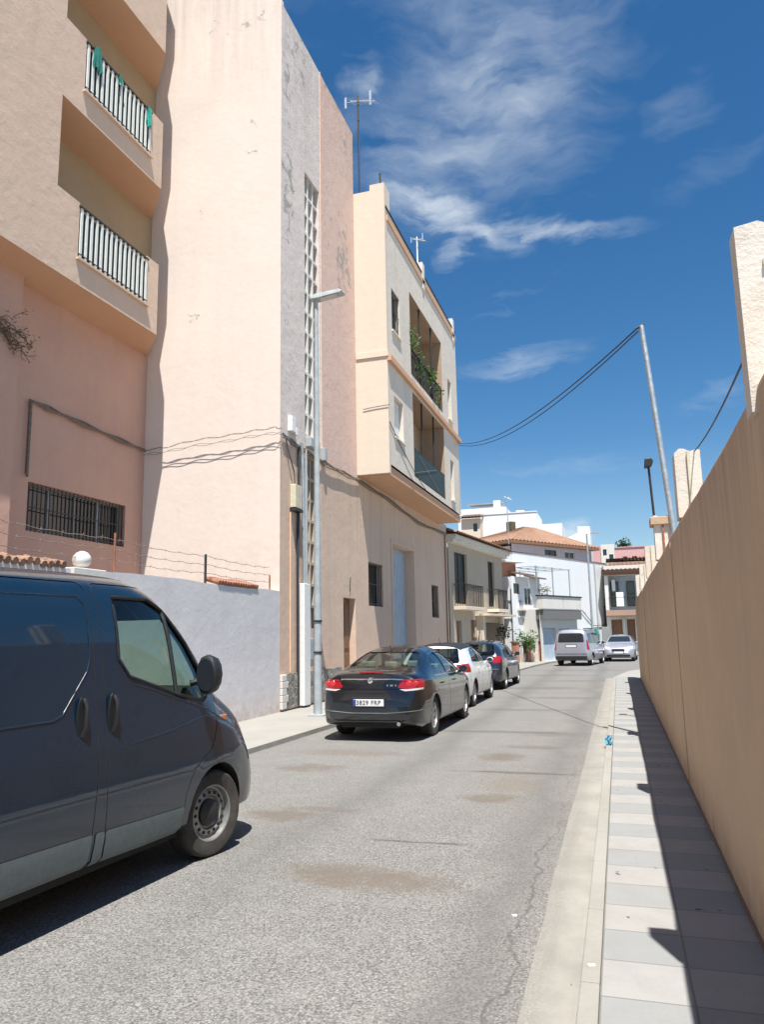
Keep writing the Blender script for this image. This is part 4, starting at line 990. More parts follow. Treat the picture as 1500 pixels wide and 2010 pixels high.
mb = MB(); mb.prism([FI(0, 0, 0), FI(13.4, 0, 0), FI(13.4, 0, 6.60), (FI(5.4, 0, 6.62)), FI(0, 0, 6.58)], tuple(-FI.n*6)); mb.build('wall', M['white'], I_)
MB().box(FI, -.05, 13.5, -.4, .04, 6.625, 6.67).build('wall_coping', M['tile'], I_)
MB().tube([FI(11.2, .05, .1), FI(11.2, .05, 6.6)], .05, 6).build('drain_pipe', M['steel'], I_)
MB().box(FI, 12.3, 12.9, .001, .05, 1.7, 3.5).build('side_shutter', M['greyshutter'], I_)
bundle('facade_cable_bundle', [FI(8.0, .05, 3.5), FI(9.2, .08, 2.9), FI(10.5, .06, 2.1), FI(13, .06, 2.1)], 2, .03, .02, M['cable'], 'cables sagging across the blank white side wall')

# J: hip-roofed house behind
J_ = thing('hip_roof_house', (-5, 66, 0), 'shaded lilac house under a brown tiled hip roof behind the blank white wall', 'house')
FJ = Fr((-8.2, 62, 0), (6.44, 9.7))
L_ = 11.64
mb = MB(); wall_grid(mb, FJ, .3, L_-.3, 0, 9.1, [(4.6, 6.2, 7.75, 8.75, .15), (7.4, 8.8, 7.75, 8.75, .15)]); mb.box(FJ, .31, L_-.31, -8, -.2, 0, 8.85); mb.build('wall', M['mauve2'], J_)
window(J_, FJ, 4.6, 6.2, 7.75, 8.75, .15, mull=1); window(J_, FJ, 7.4, 8.8, 7.75, 8.75, .15, mull=1, frame=M['whitepaint'])
mb = MB(); ap = FJ(6.8, -4.0, 11.4); ap2 = FJ(8.4, -4.0, 11.4)
c = [FJ(-.3, .5, 9.25), FJ(L_+.3, .5, 9.25), FJ(L_+.3, -9, 9.25), FJ(-.3, -9, 9.25)]
def rslope(mb, a, b, p, q, n=26):
    a, b, p, q = map(Vector, (a, b, p, q))
    for i in range(n):
        f0, f1 = i/n, (i+1)/n; fm = (f0+f1)/2; up = Vector((0, 0, .10))
        a0, a1, am = a.lerp(b, f0), a.lerp(b, f1), a.lerp(b, fm)+up; p0, p1, pm = p.lerp(q, f0), p.lerp(q, f1), p.lerp(q, fm)+up*.4
        mb.quad(a0, am, pm, p0); mb.quad(am, a1, p1, pm)
rslope(mb, c[0], c[1], ap, ap2); rslope(mb, c[1], c[2], ap2, ap2); rslope(mb, c[2], c[3], ap2, ap); rslope(mb, c[3], c[0], ap, ap)
mb.poly(c[::-1]); mb.build('roof', M['tile'], J_)
MB().prism(c, (0, 0, -.22)).build('eaves', M['wood'], J_)
MB().box(FJ, 4.9, 5.5, -4.5, -3.9, 10.6, 11.75).build('chimney', M['leafdry'], J_)

def fbox(o, name, x0, x1, y, z0, z1, mat, holes=(), depth=6, **k):
    F = Fr((0, y, 0), (1, 0), (0, -1)); mb = MB(); wall_grid(mb, F, x0, x1, z0, z1, [(*h, .12) for h in holes]); mb.box(F, x0+.002, x1-.002, -depth, -.13, z0, z1-.003)
    mb.quad(F(x0, 0, z0), F(x0, 0, z1), F(x0, -.13, z1), F(x0, -.13, z0)); mb.quad(F(x1, 0, z0), F(x1, -.13, z0), F(x1, -.13, z1), F(x1, 0, z1)); mb.quad(F(x0, 0, z1), F(x1, 0, z1), F(x1, -.14, z1), F(x0, -.14, z1))
    mb.build(name, mat, o)
    for h in holes: window(o, F, *h, .12, mull=1 if h[1]-h[0] > .7 else 0, fw=.05, **k)
    return F
K_ = thing('white_block', (-10, 76, 0), 'big plain white block with roof boxes rising above the tiled roofs', 'building')
F = fbox(K_, 'main_wall', -12.35, -6.95, 74, 0, 13.4, M['white'])
MB().box(F, -12.4, -6.9, -.3, .06, 13.41, 13.5).build('roof_edge', M['white'], K_)
fbox(K_, 'rear_wall', -15.2, -10.2, 76, 0, 14.45, M['white'])
MB().box(F, -11.5, -10.8, -4, -2.2, 13.4, 15.2).build('roof_box', M['white'], K_)
MB().box(F, -14.2, -10.5, -4, -2.3, 14.9, 15.0).build('roof_canopy', M['greyshutter'], K_)
MB().box(F, -9.2, -8.4, -3, -2.2, 13.4, 14.0).build('roof_vent', M['whitepaint'], K_)
MB().box(F, -6.96, -4.6, -5, -.5, 0, 12.2).build('side_wing', M['white'], K_)
o = thing('beige_house', (-13, 72, 0), 'small cream gable with red tiles peeping above the beige house eaves', 'house')
F = fbox(o, 'wall', -14.2, -12.3, 72.5, 0, 12.9, M['creamC'], [(-13.0, -12.6, 11.6, 12.4)])
tiled_roof(F, -14.4, -12.2, .4, 12.95, -3, 13.7, .3, parent=o)
o = thing('roof_room', (-3.1, 78, 0), 'small white rooftop room with a sloping top to one side of the hip roof', 'building')
mb = MB(); mb.prism([(-4.3, 78, 0), (-2.1, 78, 0), (-2.1, 78, 12.2), (-3.3, 78, 12.25), (-3.3, 78, 11.6), (-4.3, 78, 11.2)], (0, 5, 0)); mb.build('wall', M['white'], o)
o = thing('pink_house', (0, 90, 0), 'long rose pink house with a white bay, far up behind the street end', 'house')
fbox(o, 'wall', -3.4, -1.35, 88, 0, 11.3, M['pinkfar'])
fbox(o, 'white_bay', -1.33, .14, 87.9, 0, 11.35, M['white2'], [(-1.1, -.7, 10.1, 10.8), (-.45, .0, 9.5, 10.2)])
F = fbox(o, 'side_wing', .16, 5.2, 88.1, 0, 10.9, M['pinkfar'], [(1.0, 1.5, 9.3, 9.9), (2.0, 2.5, 9.3, 9.9)])
MB().box(F, .2, 5.3, -.5, .1, 10.91, 11.0).build('roof_edge', M['pinkfar'], o)
# N: house at the end of the street
N_ = thing('street_end_house', (1, 58, 0), 'house facing up the street with a grey upper floor, brown canopy and tiled eaves', 'house')
FN = Fr((0, 56, 0), (1, 0), (0, -1))
mb = MB(); wall_grid(mb, FN, -.75, 4.2, 0, 6.3, [(-.5, 4.0, 3.1, 5.6, .9), (-.46, .3, 0, 2.5, .3), (.6, 1.15, 0, 2.5, .3), (1.6, 2.6, 1, 2.4, .2)], rm=0)
mb.box(FN, -.74, 4.19, -6, -.95, 0, 6.28)
mb.build('wall', M['white2'], N_)
MB().box(FN, -.45, 3.95, -.94, -.90, 3.12, 5.58).build('upper_wall', stucco('blue_grey_render', (.36, .42, .48), bump=.1), N_)
for a in (-.35, .75, 1.9, 3.0):
    window(N_, Fr((0, 56.9, 0), (1, 0), (0, -1)), a, a+.55, 3.4, 5.2, -.02, mull=0, rails=1, frame=M['dark'])
MB().box(FN, -.25, -.02, -.6, -.3, 4.5, 5.3).build('shutter_box', M['whitepaint'], N_)
MB().box(FN, .0, .5, -.02, .02, 3.4, 4.4).build('hung_sheet', M['whitepaint'], N_)
railing(N_, FN, -.5, 3.9, .0, 3.12, 4.05, .12)
tiled_roof(FN, -.9, 4.5, .35, 5.9, -3.5, 6.7, .3, parent=N_)
MB().box(FN, -.8, 4.3, -.5, .2, 5.62, 5.86).build('eaves', M['wood'], N_)
mb = MB(); mb.prism([FN(-.75, .9, 2.65), FN(2.9, .9, 2.65), FN(2.9, 0.01, 3.05), FN(-.75, .01, 3.05)], (0, 0, .10)); mb.build('canopy', plain('brown_canopy', (.16, .10, .07), .8), N_)
for q_ in ((-.44, .28), (.62, 1.13)): MB().box(FN, q_[0], q_[1], -.29, -.24, 0, 2.48).build('door', M['wood'], N_)
for a in (.36, 1.25): MB().box(FN, a, a+.12, .01, .1, 0, 2.6).build('porch_post', M['white2'], N_)
o = thing('rose_house', (3.5, 68, 0), 'tile-roofed wing between the street end house and the pink house', 'house')
F = fbox(o, 'wall', -.5, 5.2, 70, 0, 7.7, M['creamC'])
tiled_roof(F, -.7, 5.5, .4, 7.75, -5, 8.6, .3, parent=o)
# dark tree beyond the pink house
o = thing('round_tree', (1.6, 100, 0), 'dark round tree top showing above the pink house roof', 'tree')
MB().tube([(1.6, 100, 0), (1.6, 100, 8), (1.7, 100, 12)], .25, 8, r2=.1).build('trunk', M['bark'], o)
mb = MB(); r = random.Random(2)
for k in range(12): leaves(mb, (1.6+r.uniform(-.9, .9), 100+r.uniform(-.8, .8), 12.2+r.uniform(-.7, .75)), .65, 60, .16, .9, 0, r, 0)
mb.build('crown', M['leafdark'], o)
# low garden wall with pillars, plant
o = thing('garden_wall', (-5.0, 42, 0), 'low brick red and cream garden wall with square pillars in front of the white house', 'wall')
FP = Fr((-5.45, 41.9, 0), (1.16, 2.2))
MB().box(FP, 0, 2.4, -.18, -.02, 0, .55).build('wall_body', M['creamC'], o)
for u in (0, 1.1, 2.25): MB().box(FP, u, u+.3, -.26, .06, 0, 1.15).build('pillar_shaft', M['brickred'], o, bevel=.01); 
for u in (0, 1.1, 2.25): MB().box(FP, u-.04, u+.34, -.30, .10, 1.152, 1.22).build('cap_stone', M['tile'], o)
mb = MB()
for k in range(14): mb.box(FP, .34+k*.14, .36+k*.14, -.12, -.10, .55, 1.0)
mb.box(FP, .31, 2.24, -.125, -.095, 1.001, 1.03); mb.build('railing', M['dark'], o)
o = thing('garden_bush', (-5.0, 42.4, 0), 'green spiky garden bush growing behind the low brick red wall', 'plant')
mb = MB(); r = random.Random(14)
for k in range(14): leaves(mb, (-4.95+r.uniform(-.5, .5), 42.7+r.uniform(-.4, .4), 1.35+r.uniform(-.4, .55)), .32, 40, .085, 1.1, 0, r, 0)
mb.build('foliage', M['leaf'], o)
MB().tube([(-4.95, 42.7, 0), (-4.95, 42.7, 1.4)], .05, 6).build('stem', M['bark'], o)
# recycling container and grey cabinet beyond the silver people carrier
o = thing('recycling_container', (-1.6, 48.2, 0), 'green recycling container standing behind the silver people carrier', 'container')
mb = MB(); mb.prism([(-2.2, 47.6, .12), (-1.2, 47.6, .12), (-1.12, 47.6, 1.5), (-1.3, 47.6, 1.9), (-2.05, 47.6, 1.9), (-2.28, 47.6, 1.5)], (0, 1.1, 0)); mb.build('container_body', M['green'], o, bevel=.04)
MB().box(W0, -1.95, -1.45, 47.55, 47.598, 1.25, 1.55).build('slot_hatch', M['black'], o)
for x in (-2.1, -1.35): MB().box(W0, x, x+.12, 47.7, 48.6, 0, .118).build('foot', M['black'], o)
o = thing('grey_cabinet', (-.85, 50, 0), 'tall dark grey street cabinet between the green container and the end house', 'cabinet')
MB().box(W0, -1.0, -.55, 49.8, 50.4, 0, 1.95).build('cabinet_body', M['greyshutter'], o, bevel=.02); MB().box(W0, -.97, -.58, 49.77, 49.797, .2, 1.8).build('cabinet_door', M['greyshutter'], o)

# ------------------------------------------------------------------ litter
mb = MB(); r = random.Random(6)
for k in range(16):
    p = Vector((-.24+r.gauss(0, .022), 11.9+r.gauss(0, .035), .06+abs(r.gauss(0, .05)))); a = Vector((r.gauss(0, 1), r.gauss(0, 1), r.gauss(0, 1))).normalized()*.035; b = a.cross(Vector((r.gauss(0, 1), r.gauss(0, 1), r.gauss(0, 1)))).normalized()*.03
    mb.quad(p-a-b, p+a-b, p+a+b, p-a+b)
tag(mb.build('plastic_bag', M['bluebag']), 'crumpled blue plastic scrap lying on the kerb', 'bag')
tag(MB().box(Fr((-.24, 4.18, 0), (.9, .3)), -.018, .018, -.01, .01, .051, .056).build('paper_scrap', M['whitepaint']), 'tiny white paper scrap on the kerb stone', 'paper')
tag(MB().box(Fr((-.72, 4.9, 0), (.9, .5)), -.014, .014, -.01, .01, .001, .008).build('paper_scrap', M['whitepaint']), 'tiny white scrap on the asphalt near the gutter', 'paper')
lampd = NT('deep_red_lens'); lampd.bsdf((.16, .004, .008), .1, coat=1.)
lampb = NT('bright_red_lens'); lampb.bsdf((.55, .03, .03), .15, coat=1.)
# ------------------------------------------------------------------ vehicles
def pl(tab, sm=.03):
    def f0(x):
        if x <= tab[0][0]: return tab[0][1]
        if x >= tab[-1][0]: return tab[-1][1]
        for (a, va), (b, vb) in zip(tab, tab[1:]):
            if a <= x <= b: return va+(vb-va)*(x-a)/(b-a)
    return (lambda x: sum(f0(x+sm*k/3) for k in range(-3, 4))/7) if sm else f0

class Body:
    LOW = [(.80, 0), (.92, .015), (.972, .07), (.992, .2), (1.0, .4), (1.0, .6), (.992, .8), (.978, .93), (.962, 1.0)]
    def __init__(s, sp, nx=44, m=10):
        s.sp = sp; s.x0, s.x1 = sp['x']; s.m = m
        s.top = pl(sp['top'], .035); s.bot = pl(sp['bot']); s.belt = pl(sp['belt'], .08); s.plan = pl(sp['plan'], .05); s.tum = pl(sp['tum']); s.ne = sp.get('n', 3.2); s.W = sp['W']
        xs = {round(s.x0+(s.x1-s.x0)*i/nx, 4) for i in range(nx+1)}
        for e in (0, .012, .03, .055, .09, .13): xs |= {round(s.x0+e, 4), round(s.x1-e, 4)}
        xs = sorted(xs); s.xs = [xs[0]]
        for x in xs[1:]:
            if x-s.xs[-1] > .009: s.xs.append(x)
    def half(s, x, off=0., floor=None, wo=None):
        wo = off if wo is None else wo
        w = s.W*s.plan(x)-wo; t_ = s.top(x)-off; b = s.bot(x)+off if floor is None else floor
        be = min(s.belt(x), t_-.03); be = max(be, b+.05); t_ = max(t_, be+.02)
        pts = [(w*fy, b+(be-b)*fz) for fy, fz in Body.LOW]
        k = s.tum(x); wb = pts[-1][0]
        for i in range(1, s.m+1):
            th = i/s.m*pi/2; X = max(0, cos(th))**(2/s.ne); Z = sin(th)**(2/s.ne)
            if i == s.m: X = 0
            pts.append((wb*(1-k*Z)*X, be+(t_-be)*Z+.012*(1-X)*(w if t_-be > .2 else 0)))
        return pts
    def mesh(s, off=0., xr=None, floor=None, wo=None, mats=(None,)):
        xs = [x for x in s.xs if xr is None or xr[0] <= x <= xr[1]]
        if off < 0: xs = [xs[0]+off]+xs[1:-1]+[xs[-1]-off]
        elif off > 0 and xr is None: xs = [xs[0]+off]+[x for x in xs if xs[0]+off+.004 < x < xs[-1]-off-.004]+[xs[-1]-off]
        v = []; f = []
        for x in xs:
            h = s.half(x, off, floor, wo)
            b = h[0][1]
            ring = [(0, b)]+h+[(-y, z) for y, z in reversed(h[:-1])]
            v += [(x, y, z) for y, z in ring]
        n = len(ring)
        for i in range(len(xs)-1):
            for j in range(n): f.append((i*n+j, i*n+(j+1) % n, (i+1)*n+(j+1) % n, (i+1)*n+j))
        f.append(tuple(range(n))[::-1]); f.append(tuple((len(xs)-1)*n+j for j in range(n)))
        me = bpy.data.meshes.new('t'); me.from_pydata(v, [], f)
        for mm in mats: me.materials.append(mm)
        bm = bmesh.new(); bm.from_mesh(me); bmesh.ops.recalc_face_normals(bm, faces=bm.faces); bm.to_mesh(me); bm.free()
        return me

def prism_me(pts, axis, a, b, mats, mi=1, jig=0.0):
    """pts in the plane across the axis: 'y' -> (x,z); 'x' -> (y,z); 'z' -> (x,y)"""
    P3 = {'y': lambda p, t: (p[0], t, p[1]), 'x': lambda p, t: (t, p[0], p[1]), 'z': lambda p, t: (p[0], p[1], t)}[axis]
    n = len(pts); v = [P3(p, a) for p in pts]+[P3(p, b) for p in pts]
    f = [tuple(range(n)), tuple(range(n, 2*n))[::-1]]+[(k, n+k, n+(k+1) % n, (k+1) % n) for k in range(n)]
    me = bpy.data.meshes.new('c'); me.from_pydata(v, [], f)
    for mm in mats: me.materials.append(mm)
    bm = bmesh.new(); bm.from_mesh(me); bmesh.ops.recalc_face_normals(bm, faces=bm.faces); bm.to_mesh(me); bm.free()
    me.polygons.foreach_set('material_index', [mi]*len(me.polygons)); return me
def rnd_poly(pts, r=.04, n=4):
    out = []; N = len(pts)
    for i in range(N):
        p = Vector(pts[i]); a = Vector(pts[i-1]); b = Vector(pts[(i+1) % N]); da = (a-p); db = (b-p)
        ra = min(r, da.length*.45); rb = min(r, db.length*.45); A = p+da.normalized()*ra; B = p+db.normalized()*rb
        for k in range(n+1):
            t = k/n; out.append(tuple((1-t)**2*A+2*t*(1-t)*p+t*t*B))
    return out
def grow(pts, d):
    c = sum((Vector(p) for p in pts), Vector((0, 0)))/len(pts); N = len(pts); out = []
    area = sum(pts[i][0]*pts[(i+1) % N][1]-pts[(i+1) % N][0]*pts[i][1] for i in range(N)); sg = 1 if area > 0 else -1
    for i in range(N):
        p = Vector(pts[i]); e1 = (p-Vector(pts[i-1])); e2 = (Vector(pts[(i+1) % N])-p)
        if e1.length < 1e-6 or e2.length < 1e-6: out.append(tuple(p)); continue
        e1.normalize(); e2.normalize(); n1 = Vector((e1.y, -e1.x))*sg; n2 = Vector((e2.y, -e2.x))*sg; m = n1+n2
        if m.length < 1e-6: m = n1
        out.append(tuple(p+m.normalized()*d/max(.5, m.normalized().dot(n1))))
    return out
def boolean(a, b, op):
    oa = bpy.data.objects.new('ba', a); ob = bpy.data.objects.new('bb', b); COL.objects.link(oa); COL.objects.link(ob)
    md = oa.modifiers.new('m', 'BOOLEAN'); md.operation = op; md.object = ob; md.solver = 'EXACT'
    dg = bpy.context.evaluated_depsgraph_get(); dg.update()
    me = bpy.data.meshes.new_from_object(oa.evaluated_get(dg), depsgraph=dg)
    bpy.data.objects.remove(oa); bpy.data.objects.remove(ob); return me
def only_surface(me):
    bm = bmesh.new(); bm.from_mesh(me); bmesh.ops.delete(bm, geom=[f for f in bm.faces if f.material_index == 1], context='FACES'); bm.to_mesh(me); bm.free(); return me
def setmats(me, mats, one=False):
    me.materials.clear()
    for mm in mats: me.materials.append(mm)
    if one: me.polygons.foreach_set('material_index', [0]*len(me.polygons))
    return me
def finish(name, me, parent, ang=28):
    me.shade_smooth(); me.set_sharp_from_angle(angle=radians(ang)); me.update(); return link(name, me, parent)

def make_wheel(root, x, y, r, wd, style, steer=0, rr=.63):
    """y<0: outer face towards -y.  wheel (rim disc) > tyre, hub_cap"""
    sg = -1 if y < 0 else 1; o_ = sg
    R_ = r*rr
    mb = MB(); h = wd/2
    F = [(R_*1.04, o_*h*.80), (R_*1.02, o_*h*.86), (R_*.97, o_*h*.80), (R_*.93, o_*h*.45)]
    mb.lathe(F+[(R_*.92, -o_*h*.8)], (0, 0, 0), 'y', 40)
    if style == 'steel':
        mb.lathe([(R_*.93, o_*h*.42), (R_*.86, o_*h*.36), (R_*.80, o_*h*.50), (R_*.62, o_*h*.60), (R_*.56, o_*h*.42), (R_*.05, o_*h*.38)], (0, 0, 0), 'y', 40)
    else:
        n = 7
        for k in range(n):
            t0 = 2*pi*k/n
            for dt in (-.10, .10):
                a0 = t0+dt*.6; a1 = t0+dt*1.6
                p = []
                for rr_, aa, hh in ((R_*.18, a0, .62), (R_*.95, a1, .72)):
                    w_ = .018
                    p.append((rr_, aa, hh, w_))
                q = []
                for rr_, aa, hh, w_ in p:
                    c = Vector((rr_*cos(aa), 0, rr_*sin(aa))); tt = Vector((-sin(aa), 0, cos(aa)))*w_
                    q += [c-tt+Vector((0, o_*h*hh, 0)), c+tt+Vector((0, o_*h*hh, 0)), c+tt+Vector((0, o_*h*.35, 0)), c-tt+Vector((0, o_*h*.35, 0))]
                i = len(mb.v); mb.v += q
                for ff in ((0, 1, 5, 4), (1, 2, 6, 5), (2, 3, 7, 6), (3, 0, 4, 7), (0, 3, 2, 1), (4, 5, 6, 7)): mb.f.append(tuple(i+j for j in ff)); mb.m.append(0)
        mb.lathe([(R_*.22, o_*h*.35), (R_*.22, o_*h*.66), (R_*.02, o_*h*.68)], (0, 0, 0), 'y', 20)
    if style == 'steel':
        for k in range(16):
            t0 = 2*pi*k/16; c = Vector((R_*.73*cos(t0), o_*h*.565, R_*.73*sin(t0)))
            mb.lathe([(.0005, .003*o_), (.013, .003*o_), (.0135, -.012*o_)], c, 'y', 10, m=1)
    w_ob = mb.build('wheel', [M['rim'] if style == 'steel' else M['alloy'], M['void']], root, smooth=35, local=True)
    w_ob.location = (x, y, r); w_ob.rotation_euler = (0, 0, steer)
    q = MB(); T_ = [(R_*1.03, -h*.85), (r*.82, -h), (r*.93, -h*.97), (r*.985, -h*.80), (r, -h*.5)]
    for g in (-.3, 0, .3): T_ += [(r, h*(g-.06)), (r-.008, h*(g-.04)), (r-.008, h*(g+.04)), (r, h*(g+.06))]
    T_ += [(r, h*.5), (r*.985, h*.80), (r*.93, h*.97), (r*.82, h), (R_*1.03, h*.85)]
    q.lathe(T_, (0, 0, 0), 'y', 44); ty = q.build('tyre', M['tyre'], w_ob, smooth=40, local=True)
    if style == 'steel':
        q = MB(); q.lathe([(R_*.50, o_*h*.44), (R_*.50, o_*h*.62), (R_*.42, o_*h*.74), (R_*.01, o_*h*.80)], (0, 0, 0), 'y', 28); q.build('hub_cap', M['black'], w_ob, smooth=40, local=True)
    else:
        q = MB(); q.lathe([(R_*.90, o_*h*.05), (.02, o_*h*.05)], (0, 0, 0), 'y', 24); q.build('brake_disc', M['dark'], w_ob, local=True)
    return w_ob

def rayY(bvh, x, z, side=-1):
    hit = bvh.ray_cast(Vector((x, side*3, z)), Vector((0, -side, 0)))[0]; return hit
def rayX(bvh, y, z, side=-1):
    return bvh.ray_cast(Vector((side*5, y, z)), Vector((-side, 0, 0)))[0]

def vehicle(name, label, cat, loc, heading, sp, group='parked cars'):
    root = thing(name, (0, 0, 0), label, cat, group)
    B = Body(sp, sp.get('nx', 44), sp.get('m', 10)); paint = sp['paint']; W = sp['W']; mats = [paint, M['void'], sp.get('inner', M['void'])]
    S0 = B.mesh(mats=mats); bm = bmesh.new(); bm.from_mesh(S0); bvh = BVHTree.FromBMesh(bm); bm.free()
    S = S0.copy()
    if sp.get('cab'):
        cav = B.mesh(off=.045, xr=sp['cab'], floor=sp.get('floor', .42), wo=.075, mats=mats); cav.polygons.foreach_set('material_index', [2]*len(cav.polygons))
        S = boolean(S, cav, 'DIFFERENCE')
    R_ = sp['wr']
    for ax in sp['axles']:
        for sg in (-1, 1):
            n = 28; rr_ = R_+sp.get('gap', .05)
            pts = [(ax+rr_*cos(2*pi*k/n), R_+.0+rr_*sin(2*pi*k/n)) for k in range(n)]
            S = boolean(S, prism_me(pts, 'y', sg*(W+.2), sg*(W-.27), mats), 'DIFFERENCE')
    wins = []
    for pts in sp.get('side', []):
        for sg in (-1, 1): wins.append((rnd_poly(pts, .05), 'y', sg*(W+.3), sg*.25, 'side_window'))
    for pts, a, b, nm in sp.get('ends', []): wins.append((rnd_poly(pts, .07), 'x', a, b, nm))
    if sp.get('cab'):
        for p, ax, a, b, nm in wins: S = boolean(S, prism_me(p, ax, a, b, mats), 'DIFFERENCE')
    doors = []
    for nm, pts, a, b, axis in sp.get('doors', []):
        p = rnd_poly(pts, .06)
        D = boolean(S.copy(), prism_me(grow(p, -.004), axis, a, b, mats), 'INTERSECT')
        S = boolean(S, prism_me(grow(p, .004), axis, a, b, mats), 'DIFFERENCE'); doors.append((nm, D))
    finish('body', S, root)
    dobs = [finish(nm, D, root) for nm, D in doors]
    G = B.mesh(off=.014 if sp.get('cab') else -.004, mats=mats)
    for p, ax, a, b, nm in wins:
        g = only_surface(boolean(G.copy(), prism_me(grow(p, .012 if sp.get('cab') else 0), ax, a, b, mats), 'INTERSECT'))
        finish(nm, setmats(g, [sp['glass']], True), root, 50)
    I = B.mesh(off=-.005, mats=mats)
    for nm, pts, axis, a, b, mt in sp.get('skins', []):
        g = boolean(I.copy(), prism_me(rnd_poly(pts, .02, 3), axis, a, b, mats), 'INTERSECT')
        g = only_surface(g) if nm in ('side_trim', 'roof_panel') else g
        finish(nm, setmats(g, [mt], True), root, 35)
    for ax in sp['axles']:
        for sg in (-1, 1):
            make_wheel(root, ax, sg*(W-.035-sp['ww']/2), R_, sp['ww'], sp['wheel'], sp.get('steer', 0) if ax > 0 else 0)
    sp['extra'](root, B, bvh, dobs) if sp.get('extra') else None
    for me_ in (S0, G, I): bpy.data.meshes.remove(me_)
    root.location = loc; root.rotation_euler = (0, 0, heading)
    return root
LF = Fr((0, 0, 0), (1, 0), (0, 1))   # local frame: u=x, n=y
def seat(root, x, y, m, hz=.55, back=1.18, head=1.36, w_=.24):
    mb = MB(); mb.box(LF, x-.05, x+.42, y-w_, y+w_, hz-.14, hz); mb.build('seat', m, root, bevel=.05, local=True)
    mb = MB(); mb.prism([(x-.02, y-w_*.95, hz), (x-.14, y-w_*.95, hz), (x-.30, y-w_*.95, back), (x-.20, y-w_*.95, back)], (0, w_*1.9, 0)); mb.build('seat_back', m, root, bevel=.04, local=True)
    mb = MB(); mb.box(LF, x-.33, x-.22, y-.12, y+.12, back+.03, head); mb.build('headrest', m, root, bevel=.035, local=True)
def wheel_ring(root, x, y, z):
    mb = MB(); pts = [Vector((x+.06*sin(t_*2*pi/20)*1.6, y+.18*cos(t_*2*pi/20), z+.15*sin(t_*2*pi/20))) for t_ in range(21)]
    mb.tube(pts, .014, 6, cap=False); mb.tube([(x, y-.17, z), (x, y+.17, z)], .016, 6); mb.tube([(x, y, z), (x+.25, y, z-.15)], .03, 6); mb.build('steering_wheel', M['black'], root, local=True)
def mirror(root, B, bvh, x, z, sx=.14, sy=.22, sz=.17, m=None, side=-1, ang=0):
    h = rayY(bvh, x, z, side); y0 = h.y if h else side*B.W*.9
    mb = MB(); c = Vector((x+.02, y0+side*(.05+sy/2), z+.02))
    n = 12; prof = []
    for (dx, k) in ((-.5, .86), (-.42, .98), (-.1, 1.0), (.25, .9), (.5, .5)):
        prof.append([c+Vector((dx*sx, cos(2*pi*j/n)*sy/2*k*(1 if abs(cos(2*pi*j/n)) < .75 else .95), sin(2*pi*j/n)*sz/2*k)) for j in range(n)])
    for a, b in zip(prof, prof[1:]):
        for j in range(n): mb.quad(a[j], a[(j+1) % n], b[(j+1) % n], b[j])
    mb.poly(prof[0][::-1]); mb.poly(prof[-1]); mb.tube([Vector((x, y0-side*.02, z-.05)), c+Vector((0, -side*sy*.3, -.04))], .03, 6)
    o = mb.build('wing_mirror', m or M['black'], root, smooth=45, local=True)
    q = MB(); q.poly([c+Vector((-.5*sx-.003, cos(2*pi*j/n)*sy*.40, sin(2*pi*j/n)*sz*.40)) for j in range(n)][::-1]); q.build('mirror_glass', M['pane'], o, local=True)
def strip_tube(root, name, bvh, pts, r, m, mode='y', side=-1, n=24, off=0.):
    """tube lying on the surface through control points; mode y: (x,z), mode x: (y,z)"""
    P = []
    for i in range(len(pts)-1):
        for k in range(n):
            t_ = k/n; a, b = pts[i], pts[i+1]; u, z = a[0]+(b[0]-a[0])*t_, a[1]+(b[1]-a[1])*t_
            h = rayY(bvh, u, z, side) if mode == 'y' else rayX(bvh, u, z, side)
            if h: P.append(h+(Vector((0, side*off, 0)) if mode == 'y' else Vector((side*off, 0, 0))))
    if 'crease' in name or name == 'pressed_edge': N_ = len(P); r = [max(.0008, r*min(1, i_/14, (N_-1-i_)/14)) for i_ in range(N_)]
    if len(P) > 2: return MB().tube(P, r, 6).build(name, m, root, smooth=60, local=True)
def text_me(s, size, m):
    cu = bpy.data.curves.new('t', 'FONT'); cu.body = s; cu.size = size; cu.extrude = .0015; cu.align_x = 'CENTER'; cu.align_y = 'CENTER'; cu.space_character = 1.12
    o = bpy.data.objects.new('t', cu); COL.objects.link(o); dg = bpy.context.evaluated_depsgraph_get(); dg.update()
    me = bpy.data.meshes.new_from_object(o.evaluated_get(dg), depsgraph=dg); bpy.data.objects.remove(o); me.materials.clear(); me.materials.append(m); return me
def plate(root, bvh, y, z, txt=None, side=-1, w_=.52):
    h = max((rayX(bvh, y+dy, z+dz, side) or Vector((0, 0, 0)) for dy in (-.2, 0, .2) for dz in (-.05, .05)), key=lambda v: v.x*side); x = h.x
    a, b = sorted((x-side*.004, x+side*.014)); mb = MB(); mb.box(LF, a, b, y-w_/2, y+w_/2, z-.055, z+.055); o = mb.build('number_plate', M['plate'], root, bevel=.004, local=True)
    a, b = sorted((x-side*.012, x+side*.006)); MB().box(LF, a, b, y-w_/2-.03, y+w_/2+.03, z-.075, z+.085).build('plate_recess', M['black'], root, bevel=.006, local=True)
    if txt:
        me = text_me(txt, .098, M['black']); t_ = link('plate_text', me, o); t_.location = (x+side*.0165, y, z); t_.rotation_euler = (pi/2, 0, -pi/2 if side < 0 else pi/2)
        yb = y+w_/2-.024 if side < 0 else y-w_/2+.024
        MB().box(LF, *sorted((x+side*.0145, x+side*.016)), yb-.021, yb+.021, z-.052, z+.052).build('plate_band', plain('plate_blue', (.02, .05, .35), .5), o, local=True)
    return o

